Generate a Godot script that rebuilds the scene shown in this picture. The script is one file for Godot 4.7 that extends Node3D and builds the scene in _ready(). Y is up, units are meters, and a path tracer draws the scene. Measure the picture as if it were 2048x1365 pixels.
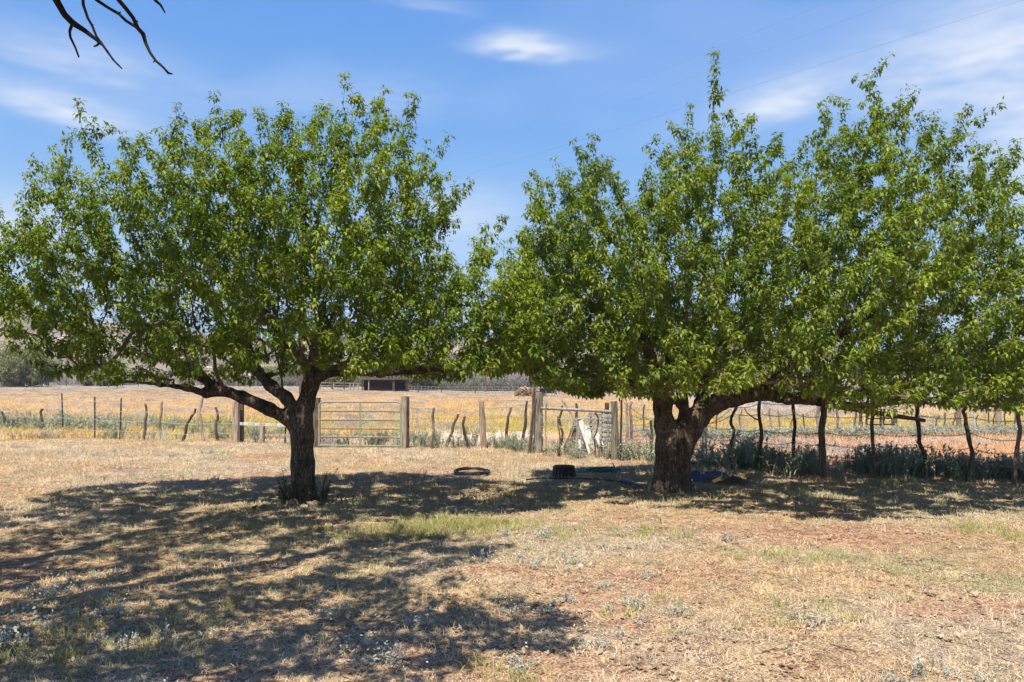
extends Node3D

const F := 1607.0        # focal length in pixels of the 2048 wide photograph
const EYE := 1.7         # height of the lens above the yard
const HOR := 770.0       # row of the horizon

var rng := RandomNumberGenerator.new()
var n_big := FastNoiseLite.new()
var n_mid := FastNoiseLite.new()
var n_fine := FastNoiseLite.new()
var taken := {}
var M := {}

func _ready() -> void:
	rng.seed = 7
	# --- camera, sky, sun, exposure ---
	var cam := Camera3D.new()
	cam.name = "camera"
	cam.position = Vector3(0, EYE, 0)
	cam.projection = Camera3D.PROJECTION_FRUSTUM
	cam.near = 0.1
	cam.far = 4000.0
	cam.size = 0.1 * 1365.0 / F
	cam.frustum_offset = Vector2(0, 0.1 * (HOR - 682.5) / F)
	cam.current = true
	add_child(cam)
	for n in [[n_big, 0.11, 3], [n_mid, 0.6, 3], [n_fine, 3.0, 2]]:
		n[0].noise_type = FastNoiseLite.TYPE_SIMPLEX_SMOOTH
		n[0].frequency = n[1]
		n[0].fractal_type = FastNoiseLite.FRACTAL_FBM
		n[0].fractal_octaves = n[2]
	n_big.seed = 3
	n_mid.seed = 11
	n_fine.seed = 23
	var sun := DirectionalLight3D.new()
	sun.name = "sun"
	sun.light_energy = 1.4
	sun.light_color = Color(1.0, 0.965, 0.90)
	sun.light_angular_distance = 0.5
	sun.shadow_enabled = true
	add_child(sun)
	sun.look_at_from_position(Vector3(-0.12, 0.915, 0.385) * 50.0, Vector3.ZERO, Vector3(0, 0, -1))
	var e := Environment.new()
	e.background_mode = Environment.BG_SKY
	var sm := PanoramaSkyMaterial.new()
	sm.panorama = sky_picture()
	sm.energy_multiplier = 0.605
	e.sky = Sky.new()
	e.sky.sky_material = sm
	e.tonemap_mode = Environment.TONE_MAPPER_LINEAR
	e.tonemap_exposure = 1.72
	e.sdfgi_enabled = true
	e.ssao_enabled = true
	e.ssil_enabled = true
	e.fog_enabled = true
	e.fog_density = 0.0003
	e.fog_light_color = Color(0.80, 0.86, 0.95)
	var we := WorldEnvironment.new()
	we.name = "daylight"
	we.environment = e
	add_child(we)
	# --- the place ---
	make_materials()
	ground()
	far_side()
	fruit_tree_left()
	fruit_tree_right()
	shade_tree()
	fences()
	yard_things()
	ground_cover()

# ---------------------------------------------------------------- small helpers
func at(px: float, py: float, d: float) -> Vector3:
	return Vector3((px - 1024.0) / F * d, EYE + (HOR - py) / F * d, -d)

func foot(px: float, py: float) -> Vector3:       # the point of the flat yard
	var d := EYE * F / (py - HOR)
	return Vector3((px - 1024.0) / F * d, 0.0, -d)

func ss(a: float, b: float, v: float) -> float:
	return smoothstep(a, b, v)

func lin(r: float, g: float, b: float) -> Color:
	return Color(r, g, b).linear_to_srgb()

func numbered(called: String) -> String:
	if not taken.has(called):
		taken[called] = 0
		return called
	taken[called] += 1
	return "%s_%03d" % [called, taken[called]]

func tag(o: Node3D, label: String, category := "", group := "", kind := "") -> void:
	o.set_meta("label", label)
	if category:
		o.set_meta("category", category)
	if group:
		o.set_meta("group", group)
	if kind:
		o.set_meta("kind", kind)

func thing(called: String, label: String, category: String, where := Vector3.ZERO, group := "") -> Node3D:
	var o := Node3D.new()
	o.name = numbered(called)
	add_child(o)
	o.position = where
	tag(o, label, category, group)
	return o

func part(called: String, mesh: Mesh, m: Material, parent: Node3D = null) -> MeshInstance3D:
	var o := MeshInstance3D.new()
	o.mesh = mesh
	o.material_override = m
	if parent == null:
		o.name = numbered(called)
		add_child(o)
	else:
		var n := 0
		for c in parent.get_children():
			if str(c.name) == called or str(c.name).begins_with(called + "_0") or str(c.name).begins_with(called + "_1") or str(c.name).begins_with(called + "_2"):
				n += 1
		o.name = called if n == 0 else "%s_%03d" % [called, n]
		parent.add_child(o, true)
	return o

func copies(called: String, mesh: Mesh, m: Material, where: Array, tint: PackedColorArray, parent: Node3D = null) -> MultiMeshInstance3D:
	var mm := MultiMesh.new()
	mm.transform_format = MultiMesh.TRANSFORM_3D
	mm.use_colors = true
	mm.mesh = mesh
	mm.instance_count = where.size()
	for i in where.size():
		mm.set_instance_transform(i, where[i])
		mm.set_instance_color(i, tint[i])
	var o := MultiMeshInstance3D.new()
	o.multimesh = mm
	o.material_override = m
	if parent == null:
		o.name = numbered(called)
		add_child(o)
	else:
		o.name = called
		parent.add_child(o, true)
	o.set_meta("kind", "stuff")
	return o

func mat(color: Color, rough := 0.9, tex: Texture2D = null, scale := Vector3.ONE, bump := 0.0) -> StandardMaterial3D:
	var m := StandardMaterial3D.new()
	m.albedo_color = color
	m.roughness = rough
	m.metallic_specular = 0.35
	m.cull_mode = BaseMaterial3D.CULL_DISABLED
	m.vertex_color_use_as_albedo = true
	if tex:
		m.albedo_texture = tex
		m.uv1_triplanar = true
		m.uv1_world_triplanar = true
		m.uv1_scale = scale
		if bump > 0.0:
			m.heightmap_enabled = true
			m.heightmap_texture = tex
			m.heightmap_scale = bump
	return m

# grey picture from a function of (u, v), each 0..1
func picture(n: int, f: Callable) -> ImageTexture:
	var im := Image.create(n, n, false, Image.FORMAT_RGB8)
	for y in n:
		for x in n:
			im.set_pixel(x, y, f.call(float(x) / n, float(y) / n))
	return ImageTexture.create_from_image(im)

# seamless noise: four-dimensional wrap is not needed, cross-fade two copies
func wrap_noise(nz: FastNoiseLite, u: float, v: float, sx: float, sy: float) -> float:
	var a := nz.get_noise_2d(u * sx, v * sy)
	var b := nz.get_noise_2d((u - 1.0) * sx, v * sy)
	var c := nz.get_noise_2d(u * sx, (v - 1.0) * sy)
	var d := nz.get_noise_2d((u - 1.0) * sx, (v - 1.0) * sy)
	return lerpf(lerpf(a, b, u), lerpf(c, d, u), v) * 1.5

func make_materials() -> void:
	var nz := FastNoiseLite.new()
	nz.frequency = 1.0
	nz.fractal_octaves = 4
	nz.seed = 5
	var grain := picture(256, func(u, v):
		var s := wrap_noise(nz, u, v, 34.0, 3.0)
		var t := wrap_noise(nz, u, v, 6.0, 2.0)
		var k := clampf(0.80 + s * 0.75 + t * 0.3, 0.10, 1.0)
		return Color(k, k * 0.985, k * 0.96))
	var ridge := picture(256, func(u, v):
		var w := wrap_noise(nz, u, v, 4.0, 4.0) * 0.08
		var s := absf(wrap_noise(nz, u + w, v, 22.0, 6.0))
		var t := wrap_noise(nz, u, v, 50.0, 30.0)
		var k := clampf(0.30 + s * 1.5 + t * 0.3, 0.05, 1.0)
		return Color(k, k, k))
	var litter := picture(512, func(u, v):
		var s := wrap_noise(nz, u, v, 60.0, 60.0)
		var t := wrap_noise(nz, u, v, 12.0, 12.0)
		var k := clampf(0.80 + s * 0.55 + t * 0.25, 0.15, 1.0)
		return Color(k, k * (0.98 + 0.05 * t), k * (0.97 - 0.05 * s)))
	var blotch := picture(256, func(u, v):
		var s := wrap_noise(nz, u, v, 9.0, 9.0)
		var t := wrap_noise(nz, u, v, 40.0, 40.0)
		var k := clampf(0.75 + s * 0.6 + t * 0.3, 0.1, 1.0)
		return Color(k, k, k))
	M.bark = mat(lin(0.31, 0.24, 0.185), 0.95, ridge, Vector3(2.4, 0.9, 2.4), 2.0)
	M.bark_fine = mat(lin(0.15, 0.11, 0.08), 0.9)
	M.bark_red = mat(lin(0.20, 0.125, 0.08), 0.9)
	M.bark_dead = mat(lin(0.055, 0.04, 0.033), 0.95, ridge, Vector3(9, 9, 9), 0.4)
	M.leaf = mat(Color.WHITE, 0.48)
	M.leaf.metallic_specular = 0.45
	M.leaf.backlight_enabled = true
	M.leaf.backlight = Color(0.82, 0.90, 0.34)
	M.grass = mat(Color.WHITE, 0.8)
	M.grass.metallic_specular = 0.25
	M.grass.backlight_enabled = true
	M.grass.backlight = Color(0.38, 0.38, 0.30)
	M.herb = mat(Color.WHITE, 0.75)
	M.silver = mat(Color.WHITE, 0.85)
	M.silver.albedo_color = Color(1, 1, 1)
	M.silver_one = mat(lin(0.40, 0.405, 0.335), 0.85)
	M.ground = mat(Color.WHITE, 1.0, litter, Vector3(0.55, 0.55, 0.55), 1.2)
	M.ground.metallic_specular = 0.1
	M.wood = mat(lin(0.62, 0.50, 0.385), 0.95, grain, Vector3(3.0, 0.7, 3.0), 0.8)
	M.wood_grey = mat(lin(0.56, 0.51, 0.445), 0.95, grain, Vector3(3.0, 0.7, 3.0), 0.8)
	M.wood_dark = mat(lin(0.225, 0.18, 0.14), 0.95, grain, Vector3(4.0, 1.0, 4.0), 0.8)
	M.wood_flat = mat(lin(0.60, 0.58, 0.55), 0.95, grain, Vector3(0.8, 4.0, 4.0), 0.5)
	M.paint_white = mat(lin(0.86, 0.85, 0.82), 0.75, blotch, Vector3(3, 1, 3), 0.2)
	M.paint_white.albedo_texture = grain
	M.steel_dark = mat(lin(0.09, 0.075, 0.065), 0.7, blotch, Vector3(5, 5, 5))
	M.wire = mat(lin(0.20, 0.18, 0.165), 0.6)
	M.wire_bright = mat(lin(0.5, 0.5, 0.49), 0.5)
	M.gate_rust = mat(lin(0.52, 0.33, 0.235), 0.75, blotch, Vector3(4, 4, 4))
	M.gate_green = mat(lin(0.46, 0.56, 0.38), 0.6, blotch, Vector3(5, 5, 5))
	M.gate_pale = mat(lin(0.62, 0.57, 0.44), 0.7, blotch, Vector3(4, 4, 4))
	M.rubber = mat(lin(0.028, 0.028, 0.03), 0.42, blotch, Vector3(6, 6, 6))
	M.rubber_red = mat(lin(0.10, 0.05, 0.04), 0.6)
	M.hose_green = mat(lin(0.02, 0.16, 0.14), 0.45)
	M.pipe_white = mat(lin(0.68, 0.67, 0.66), 0.5)
	M.tarp = mat(lin(0.075, 0.11, 0.25), 0.5)
	M.rock = mat(lin(0.40, 0.31, 0.24), 0.95, blotch, Vector3(4, 4, 4), 2.0)
	M.sand = mat(lin(0.66, 0.49, 0.38), 1.0, litter, Vector3(0.7, 0.7, 0.7), 1.0)
	M.dung = mat(lin(0.19, 0.12, 0.07), 1.0, litter, Vector3(1.5, 1.5, 1.5), 4.0)
	M.shed = mat(lin(0.16, 0.07, 0.06), 0.9, grain, Vector3(2, 0.5, 2))
	M.shed_post = mat(lin(0.20, 0.10, 0.065), 0.9, grain, Vector3(2, 0.5, 2))
	M.roof = mat(lin(0.20, 0.125, 0.095), 0.8, blotch, Vector3(1, 1, 1))
	M.tin = mat(lin(0.42, 0.40, 0.38), 0.5, blotch, Vector3(1, 1, 1))
	M.logs = mat(lin(0.46, 0.35, 0.26), 0.9)

# ---------------------------------------------------------------- sky
func sky_picture() -> ImageTexture:
	var w := 2048
	var h := 1024
	var im := Image.create(w, h, false, Image.FORMAT_RGBF)
	var cz := FastNoiseLite.new()
	cz.seed = 41
	cz.frequency = 1.0
	cz.fractal_octaves = 5
	cz.fractal_gain = 0.55
	var soft := FastNoiseLite.new()
	soft.seed = 77
	soft.frequency = 1.0
	soft.fractal_octaves = 3
	# streaks of cirrus: azimuth and height in degrees, half length, half thickness, slope, strength
	var streaks := []
	for s in STREAKS:
		streaks.append(s)
	var r := RandomNumberGenerator.new()
	r.seed = 19
	for i in 40:                              # the same thin cloud goes on all round
		streaks.append([r.randf_range(78.0, 282.0), r.randf_range(6.0, 45.0), r.randf_range(5.0, 15.0), r.randf_range(0.9, 3.2), r.randf_range(-0.3, 0.3), r.randf_range(0.3, 0.65)])
	var stops := [[0.0, Color(0.62, 0.76, 0.95)], [4.0, Color(0.53, 0.71, 0.94)], [9.0, Color(0.375, 0.60, 0.91)], [13.0, Color(0.275, 0.505, 0.88)], [18.0, Color(0.195, 0.42, 0.85)], [25.0, Color(0.148, 0.352, 0.80)], [50.0, Color(0.075, 0.21, 0.63)], [90.0, Color(0.05, 0.16, 0.53)]]
	for y in h:
		var el := 90.0 - (y + 0.5) / h * 180.0
		if el < -1.0:
			for x in w:
				im.set_pixel(x, y, Color(0.36, 0.29, 0.21))
			continue
		var base: Color = stops[0][1]
		for k in stops.size() - 1:
			if el >= stops[k][0]:
				base = stops[k][1].lerp(stops[k + 1][1], clampf((el - stops[k][0]) / (stops[k + 1][0] - stops[k][0]), 0, 1))
		var near := []
		for s in streaks:
			if absf(el - s[1]) < s[3] * 3.5 + s[2] * absf(s[4]) * 2.5:
				near.append(s)
		var ce := cos(deg_to_rad(el))
		for x in w:
			var az := fposmod((x + 0.5) / w * 360.0 + 180.0, 360.0) - 180.0      # column 0 lies straight ahead
			var a := deg_to_rad(az)
			var u := sin(a) * ce
			var v := cos(a) * ce
			var p := Vector3(u, sin(deg_to_rad(el)) * 2.6, v)
			var veil := soft.get_noise_3d(p.x * 2.2 + 5.0, p.y * 2.4, p.z * 2.2)
			var c := clampf(veil * 0.3, 0.0, 0.12)
			if near:
				var wisp := cz.get_noise_3d(p.x * 5.0, p.y * 9.0, p.z * 5.0) + 0.5 * cz.get_noise_3d(p.x * 14.0 + 9.0, p.y * 40.0, p.z * 14.0)
				for s in near:
					var dx := fposmod(az - s[0] + 180.0, 360.0) - 180.0
					if absf(dx) > s[2] * 2.6:
						continue
					var dy: float = (el - s[1] - dx * s[4] + wisp * 0.75) / s[3]
					var q: float = (dx / s[2]) * (dx / s[2])
					if dy > 0.0:
						dy *= 0.72
					var fibre := cz.get_noise_3d(p.x * 22.0 + 3.0, p.y * 60.0, p.z * 22.0)
					c += s[5] * exp(-q - dy * dy) * clampf(0.88 + wisp * 0.6 + fibre * 0.45, 0.0, 1.5)
			c = clampf(c, 0.0, 0.9)
			im.set_pixel(x, y, base.lerp(Color(0.78, 0.84, 0.96), c))
	return ImageTexture.create_from_image(im)

const STREAKS := [
	[20.0, 34.0, 9.0, 2.0, 0.2, 0.45],
	[-30.0, 38.0, 10.0, 1.8, -0.2, 0.4],
	[31.0, 13.5, 3.5, 1.4, 0.1, 0.35],
	[50.0, 18.0, 9.0, 2.2, 0.1, 0.5],
	[-52.0, 15.0, 8.0, 1.6, -0.1, 0.45],
	[0.3, 22.9, 2.6, 0.62, 0.0, 0.95], [2.0, 22.7, 3.6, 0.4, -0.03, 0.3],
	[18.6, 18.6, 3.6, 0.9, 0.14, 0.72],
	[30.0, 19.5, 6.5, 2.3, 0.10, 0.72],
	[33.5, 24.2, 4.0, 1.5, 0.0, 0.30],
	[33.0, 16.0, 4.2, 1.8, 0.0, 0.55],
	[34.0, 12.0, 3.0, 2.4, 0.0, 0.38],
	[-30.3, 16.8, 4.8, 0.6, -0.18, 0.62],
	[-27.5, 16.9, 3.5, 0.7, -0.2, 0.25],
	[-28.0, 19.6, 6.5, 1.1, -0.05, 0.42],
	[-10.0, 19.4, 6.0, 1.2, 0.05, 0.22],
	[-32.0, 9.5, 4.0, 1.6, 0.1, 0.55],
	[-4.0, 11.5, 4.5, 1.6, 0.1, 0.40],
	[-6.0, 25.3, 3.0, 0.35, -0.05, 0.25],
]

# ---------------------------------------------------------------- meshes
func open_st() -> SurfaceTool:
	var st := SurfaceTool.new()
	st.begin(Mesh.PRIMITIVE_TRIANGLES)
	return st

# one triangle whose front is the side that n points to
func tri(st: SurfaceTool, a: Vector3, b: Vector3, c: Vector3, n: Vector3) -> void:
	st.set_normal(n)
	st.add_vertex(a)
	if (c - a).cross(b - a).dot(n) > 0.0:
		st.add_vertex(b)
		st.add_vertex(c)
	else:
		st.add_vertex(c)
		st.add_vertex(b)

# a tube along points with a radius each; rough > 0 makes it knobbly
func tube(st: SurfaceTool, pts: PackedVector3Array, rad: PackedFloat32Array, sides := 6, rough := 0.0, shade := Color.WHITE, capped := true) -> void:
	var n := pts.size()
	if n < 2:
		return
	var rings: Array[PackedVector3Array] = []
	var t0 := (pts[1] - pts[0]).normalized()
	var ref := Vector3.RIGHT if absf(t0.x) < 0.8 else Vector3.FORWARD
	var side := t0.cross(ref).normalized()
	for i in n:
		var t: Vector3 = (pts[mini(i + 1, n - 1)] - pts[maxi(i - 1, 0)]).normalized()
		if t.length_squared() < 0.5:
			t = t0
		side = (side - t * side.dot(t)).normalized()
		var up := t.cross(side)
		var ring := PackedVector3Array()
		for k in sides:
			var a := TAU * k / sides
			var r := rad[i]
			if rough > 0.0:
				r *= 1.0 + rough * n_fine.get_noise_3d(pts[i].x * 1.3 + cos(a) * 0.6, pts[i].y * 1.3, pts[i].z * 1.3 + sin(a) * 0.6) * 1.6
			ring.append(pts[i] + (side * cos(a) + up * sin(a)) * r)
		rings.append(ring)
	for i in n - 1:
		for k in sides:
			var k2 := (k + 1) % sides
			var a := rings[i][k]
			var b := rings[i][k2]
			var c := rings[i + 1][k2]
			var d := rings[i + 1][k]
			var na := (a - pts[i]).normalized()
			var nb := (b - pts[i]).normalized()
			var nc := (c - pts[i + 1]).normalized()
			var nd := (d - pts[i + 1]).normalized()
			st.set_color(shade)
			st.set_normal(na); st.add_vertex(a)
			st.set_normal(nc); st.add_vertex(c)
			st.set_normal(nb); st.add_vertex(b)
			st.set_normal(na); st.add_vertex(a)
			st.set_normal(nd); st.add_vertex(d)
			st.set_normal(nc); st.add_vertex(c)
	if capped:
		for e in [[0, -t0], [n - 1, (pts[n - 1] - pts[n - 2]).normalized()]]:
			for k in range(1, sides - 1):
				var q: PackedVector3Array = rings[e[0]]
				st.set_color(shade)
				tri(st, q[0], q[k], q[k + 1], e[1])

func tube_mesh(pts: PackedVector3Array, rad: PackedFloat32Array, sides := 6, rough := 0.0, shade := Color.WHITE) -> ArrayMesh:
	var st := open_st()
	tube(st, pts, rad, sides, rough, shade)
	return st.commit()

# a board: box from a to b with width, thickness, along a facing
func board(st: SurfaceTool, a: Vector3, b: Vector3, w: float, t: float, face: Vector3, shade := Color.WHITE) -> void:
	var l := b - a
	var d := l.normalized()
	var nn := (face - d * face.dot(d)).normalized()
	var s := d.cross(nn)
	var c := 0.12 * minf(w, t)
	var prof := [Vector2(-w / 2 + c, -t / 2), Vector2(w / 2 - c, -t / 2), Vector2(w / 2, -t / 2 + c), Vector2(w / 2, t / 2 - c), Vector2(w / 2 - c, t / 2), Vector2(-w / 2 + c, t / 2), Vector2(-w / 2, t / 2 - c), Vector2(-w / 2, -t / 2 + c)]
	var m := prof.size()
	st.set_color(shade)
	for k in m:
		var p: Vector2 = prof[k]
		var q: Vector2 = prof[(k + 1) % m]
		var p3 := s * p.x + nn * p.y
		var q3 := s * q.x + nn * q.y
		var nrm := (q3 - p3).cross(d).normalized()
		if nrm.dot(p3 + q3) < 0:
			nrm = -nrm
		st.set_normal(nrm)
		tri(st, a + p3, a + q3, b + q3, nrm)
		tri(st, a + p3, b + q3, b + p3, nrm)
	for e in [[a, -d], [b, d]]:
		for k in range(1, m - 1):
			tri(st, e[0] + s * prof[0].x + nn * prof[0].y, e[0] + s * prof[k].x + nn * prof[k].y, e[0] + s * prof[k + 1].x + nn * prof[k + 1].y, e[1])

func board_mesh(a: Vector3, b: Vector3, w: float, t: float, face: Vector3, shade := Color.WHITE) -> ArrayMesh:
	var st := open_st()
	board(st, a, b, w, t, face, shade)
	return st.commit()

func bend(a: Vector3, b: Vector3, n: int, wob: float, seed_at: float) -> PackedVector3Array:
	var p := PackedVector3Array()
	for i in n + 1:
		var t := float(i) / n
		var q := a.lerp(b, t)
		q.x += wob * n_mid.get_noise_2d(seed_at * 7.3, t * 2.4 + seed_at) * (0.3 + t)
		q.z += wob * n_mid.get_noise_2d(seed_at * 3.1 + 50.0, t * 2.4) * (0.3 + t)
		p.append(q)
	return p

func lump(size: Vector3, seed_at: float, rough := 0.25, rings := 9, cols := 14) -> ArrayMesh:
	var st := open_st()
	st.set_smooth_group(0)
	var g := []
	for i in rings + 1:
		var row := []
		for k in cols:
			var th := PI * i / rings
			var ph := TAU * k / cols
			var v := Vector3(sin(th) * cos(ph), cos(th), sin(th) * sin(ph))
			var r := 1.0 + rough * n_mid.get_noise_3d(v.x * 2.2 + seed_at, v.y * 2.2, v.z * 2.2) * 1.8
			row.append(v * r * size)
		g.append(row)
	st.set_color(Color.WHITE)
	for i in rings:
		for k in cols:
			var k2 := (k + 1) % cols
			for v in [g[i][k], g[i + 1][k], g[i + 1][k2], g[i][k], g[i + 1][k2], g[i][k2]]:
				st.add_vertex(v)
	st.index()
	st.generate_normals()
	return st.commit()

func ring_points(c: Vector3, rx: float, rz: float, from: float, turns: float, wob: float, seed_at: float, lift := 0.0) -> PackedVector3Array:
	var p := PackedVector3Array()
	var n := int(28 * turns)
	for i in n + 1:
		var a := from + TAU * turns * i / n
		var k := 1.0 + wob * n_mid.get_noise_2d(seed_at + cos(a) * 0.8, sin(a) * 0.8 + i * 0.01) * 2.0
		p.append(c + Vector3(cos(a) * rx * k, lift * i / n + 0.012 * n_mid.get_noise_2d(i * 0.3, seed_at), sin(a) * rz * k))
	return p

func even(n: int, r: float) -> PackedFloat32Array:
	var a := PackedFloat32Array()
	a.resize(n)
	a.fill(r)
	return a

# ---------------------------------------------------------------- the lie of the land
func height(x: float, d: float) -> float:        # d metres in front of the lens
	var h := 0.05 * n_mid.get_noise_2d(x * 0.5, d * 0.5) + 0.012 * n_fine.get_noise_2d(x, d)
	h += 0.10 * exp(-((x + 0.27) * (x + 0.27) / 0.16 + (d - 7.0) * (d - 7.0) / 0.10))     # small mound of fresh earth
	h += 0.06 * exp(-((x - 4.3) * (x - 4.3) / 1.5 + (d - 9.2) * (d - 9.2) / 0.3))
	if d > 24.0:
		h += 0.45 * ss(50.0, 125.0, d) + 0.9 * ss(100.0, 150.0, d) * ss(-5.0, -35.0, x)
		h += 2.4 * ss(28.0, 80.0, d) * ss(6.0, 30.0, x - d * 0.08)
		h += 0.12 * n_big.get_noise_2d(x, d) * ss(24.0, 40.0, d)
		if d > 150.0:
			var u := x / d
			var top := 15.5 + 17.0 * ss(-0.32, -0.72, u) - 5.0 * ss(0.2, 0.5, u)
			h += ss(150.0, 330.0, d) * top * (1.0 + 0.55 * n_big.get_noise_2d(x * 0.13, d * 0.13)) + 2.0 * n_big.get_noise_2d(x * 0.7, d * 0.7) * ss(160.0, 220.0, d)
	return h

func on(x: float, d: float, lift := 0.0) -> Vector3:
	return Vector3(x, height(x, d) + lift, -d)

# what grows where: x red soil, y green grass, z silver herbs, w dryness of the straw, each 0..1
var greens := []
var soils := []
func patch_lists() -> void:
	for g in [[905, 1055, 1.1, 0.55, 1.0], [780, 1062, 1.3, 0.5, 0.9], [640, 1065, 1.1, 0.5, 0.7], [480, 1040, 1.6, 0.9, 0.35], [1120, 1070, 1.1, 0.5, 0.5], [1540, 1102, 0.7, 0.35, 0.7], [1650, 1110, 0.8, 0.35, 0.85], [1760, 1122, 0.8, 0.35, 0.9], [1860, 1138, 0.7, 0.35, 0.9], [1960, 1155, 0.7, 0.35, 0.9], [2060, 1172, 0.8, 0.35, 0.9],
			[2010, 1085, 0.9, 0.7, 0.5], [1700, 990, 3.0, 1.6, 0.6], [1250, 970, 2.4, 1.6, 0.45], [1900, 1010, 2.5, 1.4, 0.6], [330, 1000, 2.4, 1.2, 0.5], [700, 1010, 2.0, 1.2, 0.65], [450, 1090, 2.4, 0.9, 0.45], [820, 1105, 1.6, 0.6, 0.45], [1000, 1000, 1.5, 0.8, 0.45], [140, 1300, 1.0, 0.8, 0.4], [300, 1190, 1.0, 0.8, 0.25], [60, 1320, 0.6, 0.5, 0.5], [250, 1200, 2.4, 1.4, 0.3], [600, 1180, 1.8, 1.0, 0.28]]:
		var p := foot(g[0], g[1])
		greens.append([p.x, -p.z, g[2], g[3], g[4]])
	for g in [[1560, 1062, 1.5, 0.5, 1.0], [1700, 1078, 1.4, 0.5, 1.0], [1820, 1098, 0.8, 0.35, 0.9], [985, 1152, 0.45, 0.35, 1.0], [1040, 1330, 0.55, 0.45, 0.9], [1190, 1325, 0.5, 0.3, 0.8], [850, 1310, 0.5, 0.4, 0.8], [1270, 1195, 0.5, 0.25, 0.5], [900, 950, 1.3, 0.6, 0.8], [140, 1000, 1.4, 0.8, 0.75], [310, 960, 1.2, 0.7, 0.5], [1480, 1075, 0.6, 0.3, 0.6], [1990, 1120, 0.6, 0.3, 0.6], [1350, 1290, 0.4, 0.3, 0.5], [540, 1130, 0.5, 0.3, 0.6], [690, 1240, 0.5, 0.3, 0.6]]:
		var p := foot(g[0], g[1])
		soils.append([p.x, -p.z, g[2], g[3], g[4]])

func blobs(list: Array, x: float, d: float) -> float:
	var v := 0.0
	for g in list:
		var a: float = (x - g[0]) / g[2]
		var b: float = (d - g[1]) / g[3]
		var q := a * a + b * b
		if q < 4.0:
			v = maxf(v, g[4] * ss(1.6, 0.4, sqrt(q) + 0.55 * n_mid.get_noise_2d(x * 2.2, d * 2.2)))
	return v

func cover(x: float, d: float) -> Vector4:
	var a := n_mid.get_noise_2d(x * 0.75, d * 0.75)
	var b := n_mid.get_noise_2d(x * 0.55 + 40.0, d * 0.75 - 17.0)
	var c := n_big.get_noise_2d(x * 1.6 - 9.0, d * 2.2)
	var soil := ss(0.12, 0.42, a) * 0.75
	soil = maxf(soil, blobs(soils, x, d))
	var green := ss(0.18, 0.5, b) * 0.5
	var g2 := blobs(greens, x, d)
	green = maxf(green, g2)
	soil *= 1.0 - g2 * 0.9
	var silver := ss(0.1, 0.4, n_mid.get_noise_2d(x * 0.6 - 30.0, d * 0.6 + 8.0)) * (0.85 if d < 9.0 else 0.4)
	return Vector4(soil, green, silver, clampf(0.5 + c, 0.0, 1.0))

const SOIL := Color(0.45, 0.265, 0.18)
const STRAW := Color(0.67, 0.505, 0.315)
const ORANGE := Color(0.58, 0.385, 0.205)
const GREY := Color(0.55, 0.495, 0.41)
const GREEN := Color(0.235, 0.285, 0.125)

# colour of the far meadow
func meadow(x: float, d: float) -> Color:
	var a := n_big.get_noise_2d(x * 0.45, d * 1.5)
	var b := n_big.get_noise_2d(x * 0.8 + 70.0, d * 2.4)
	var c := Color(0.58, 0.36, 0.16).lerp(Color(0.48, 0.38, 0.27), ss(-0.2, 0.3, b))
	var yg := ss(24.5, 27.0, d) * ss(44.0, 31.0, d + 9.0 * a) * ss(-0.35, 0.1, b + 0.2)
	yg = maxf(yg, 0.7 * ss(0.18, 0.4, a) * ss(90.0, 50.0, d))
	c = c.lerp(Color(0.42, 0.345, 0.105), yg)
	if x > 2.0:
		c = c.lerp(Color(0.52, 0.31, 0.18).lerp(Color(0.46, 0.38, 0.32), ss(0.0, 0.3, b)), ss(26.5, 25.0, d))
	var sandy := ((x + 0.9) / 2.3) * ((x + 0.9) / 2.3) + ((d - 25.0) / 2.6) * ((d - 25.0) / 2.6)
	c = c.lerp(Color(0.70, 0.56, 0.455), ss(1.25, 0.6, sandy + 0.5 * n_mid.get_noise_2d(x, d)))
	c = c.lerp(Color(0.48, 0.38, 0.28), ss(55.0, 110.0, d) * (0.55 + 0.5 * b))
	c = c.lerp(Color(0.47, 0.425, 0.42), ss(34.0, 55.0, d + 6.0 * a) * ss(8.0, 16.0, x - d * 0.06))
	c = c.lerp(Color(0.47, 0.425, 0.40), ss(120.0, 140.0, d))
	c = c.lerp(Color(0.30, 0.29, 0.25).lerp(Color(0.52, 0.42, 0.31), clampf(0.4 + 1.3 * n_big.get_noise_2d(x * 0.5, d * 0.5), 0, 1)), ss(148.0, 165.0, d))
	return c

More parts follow.
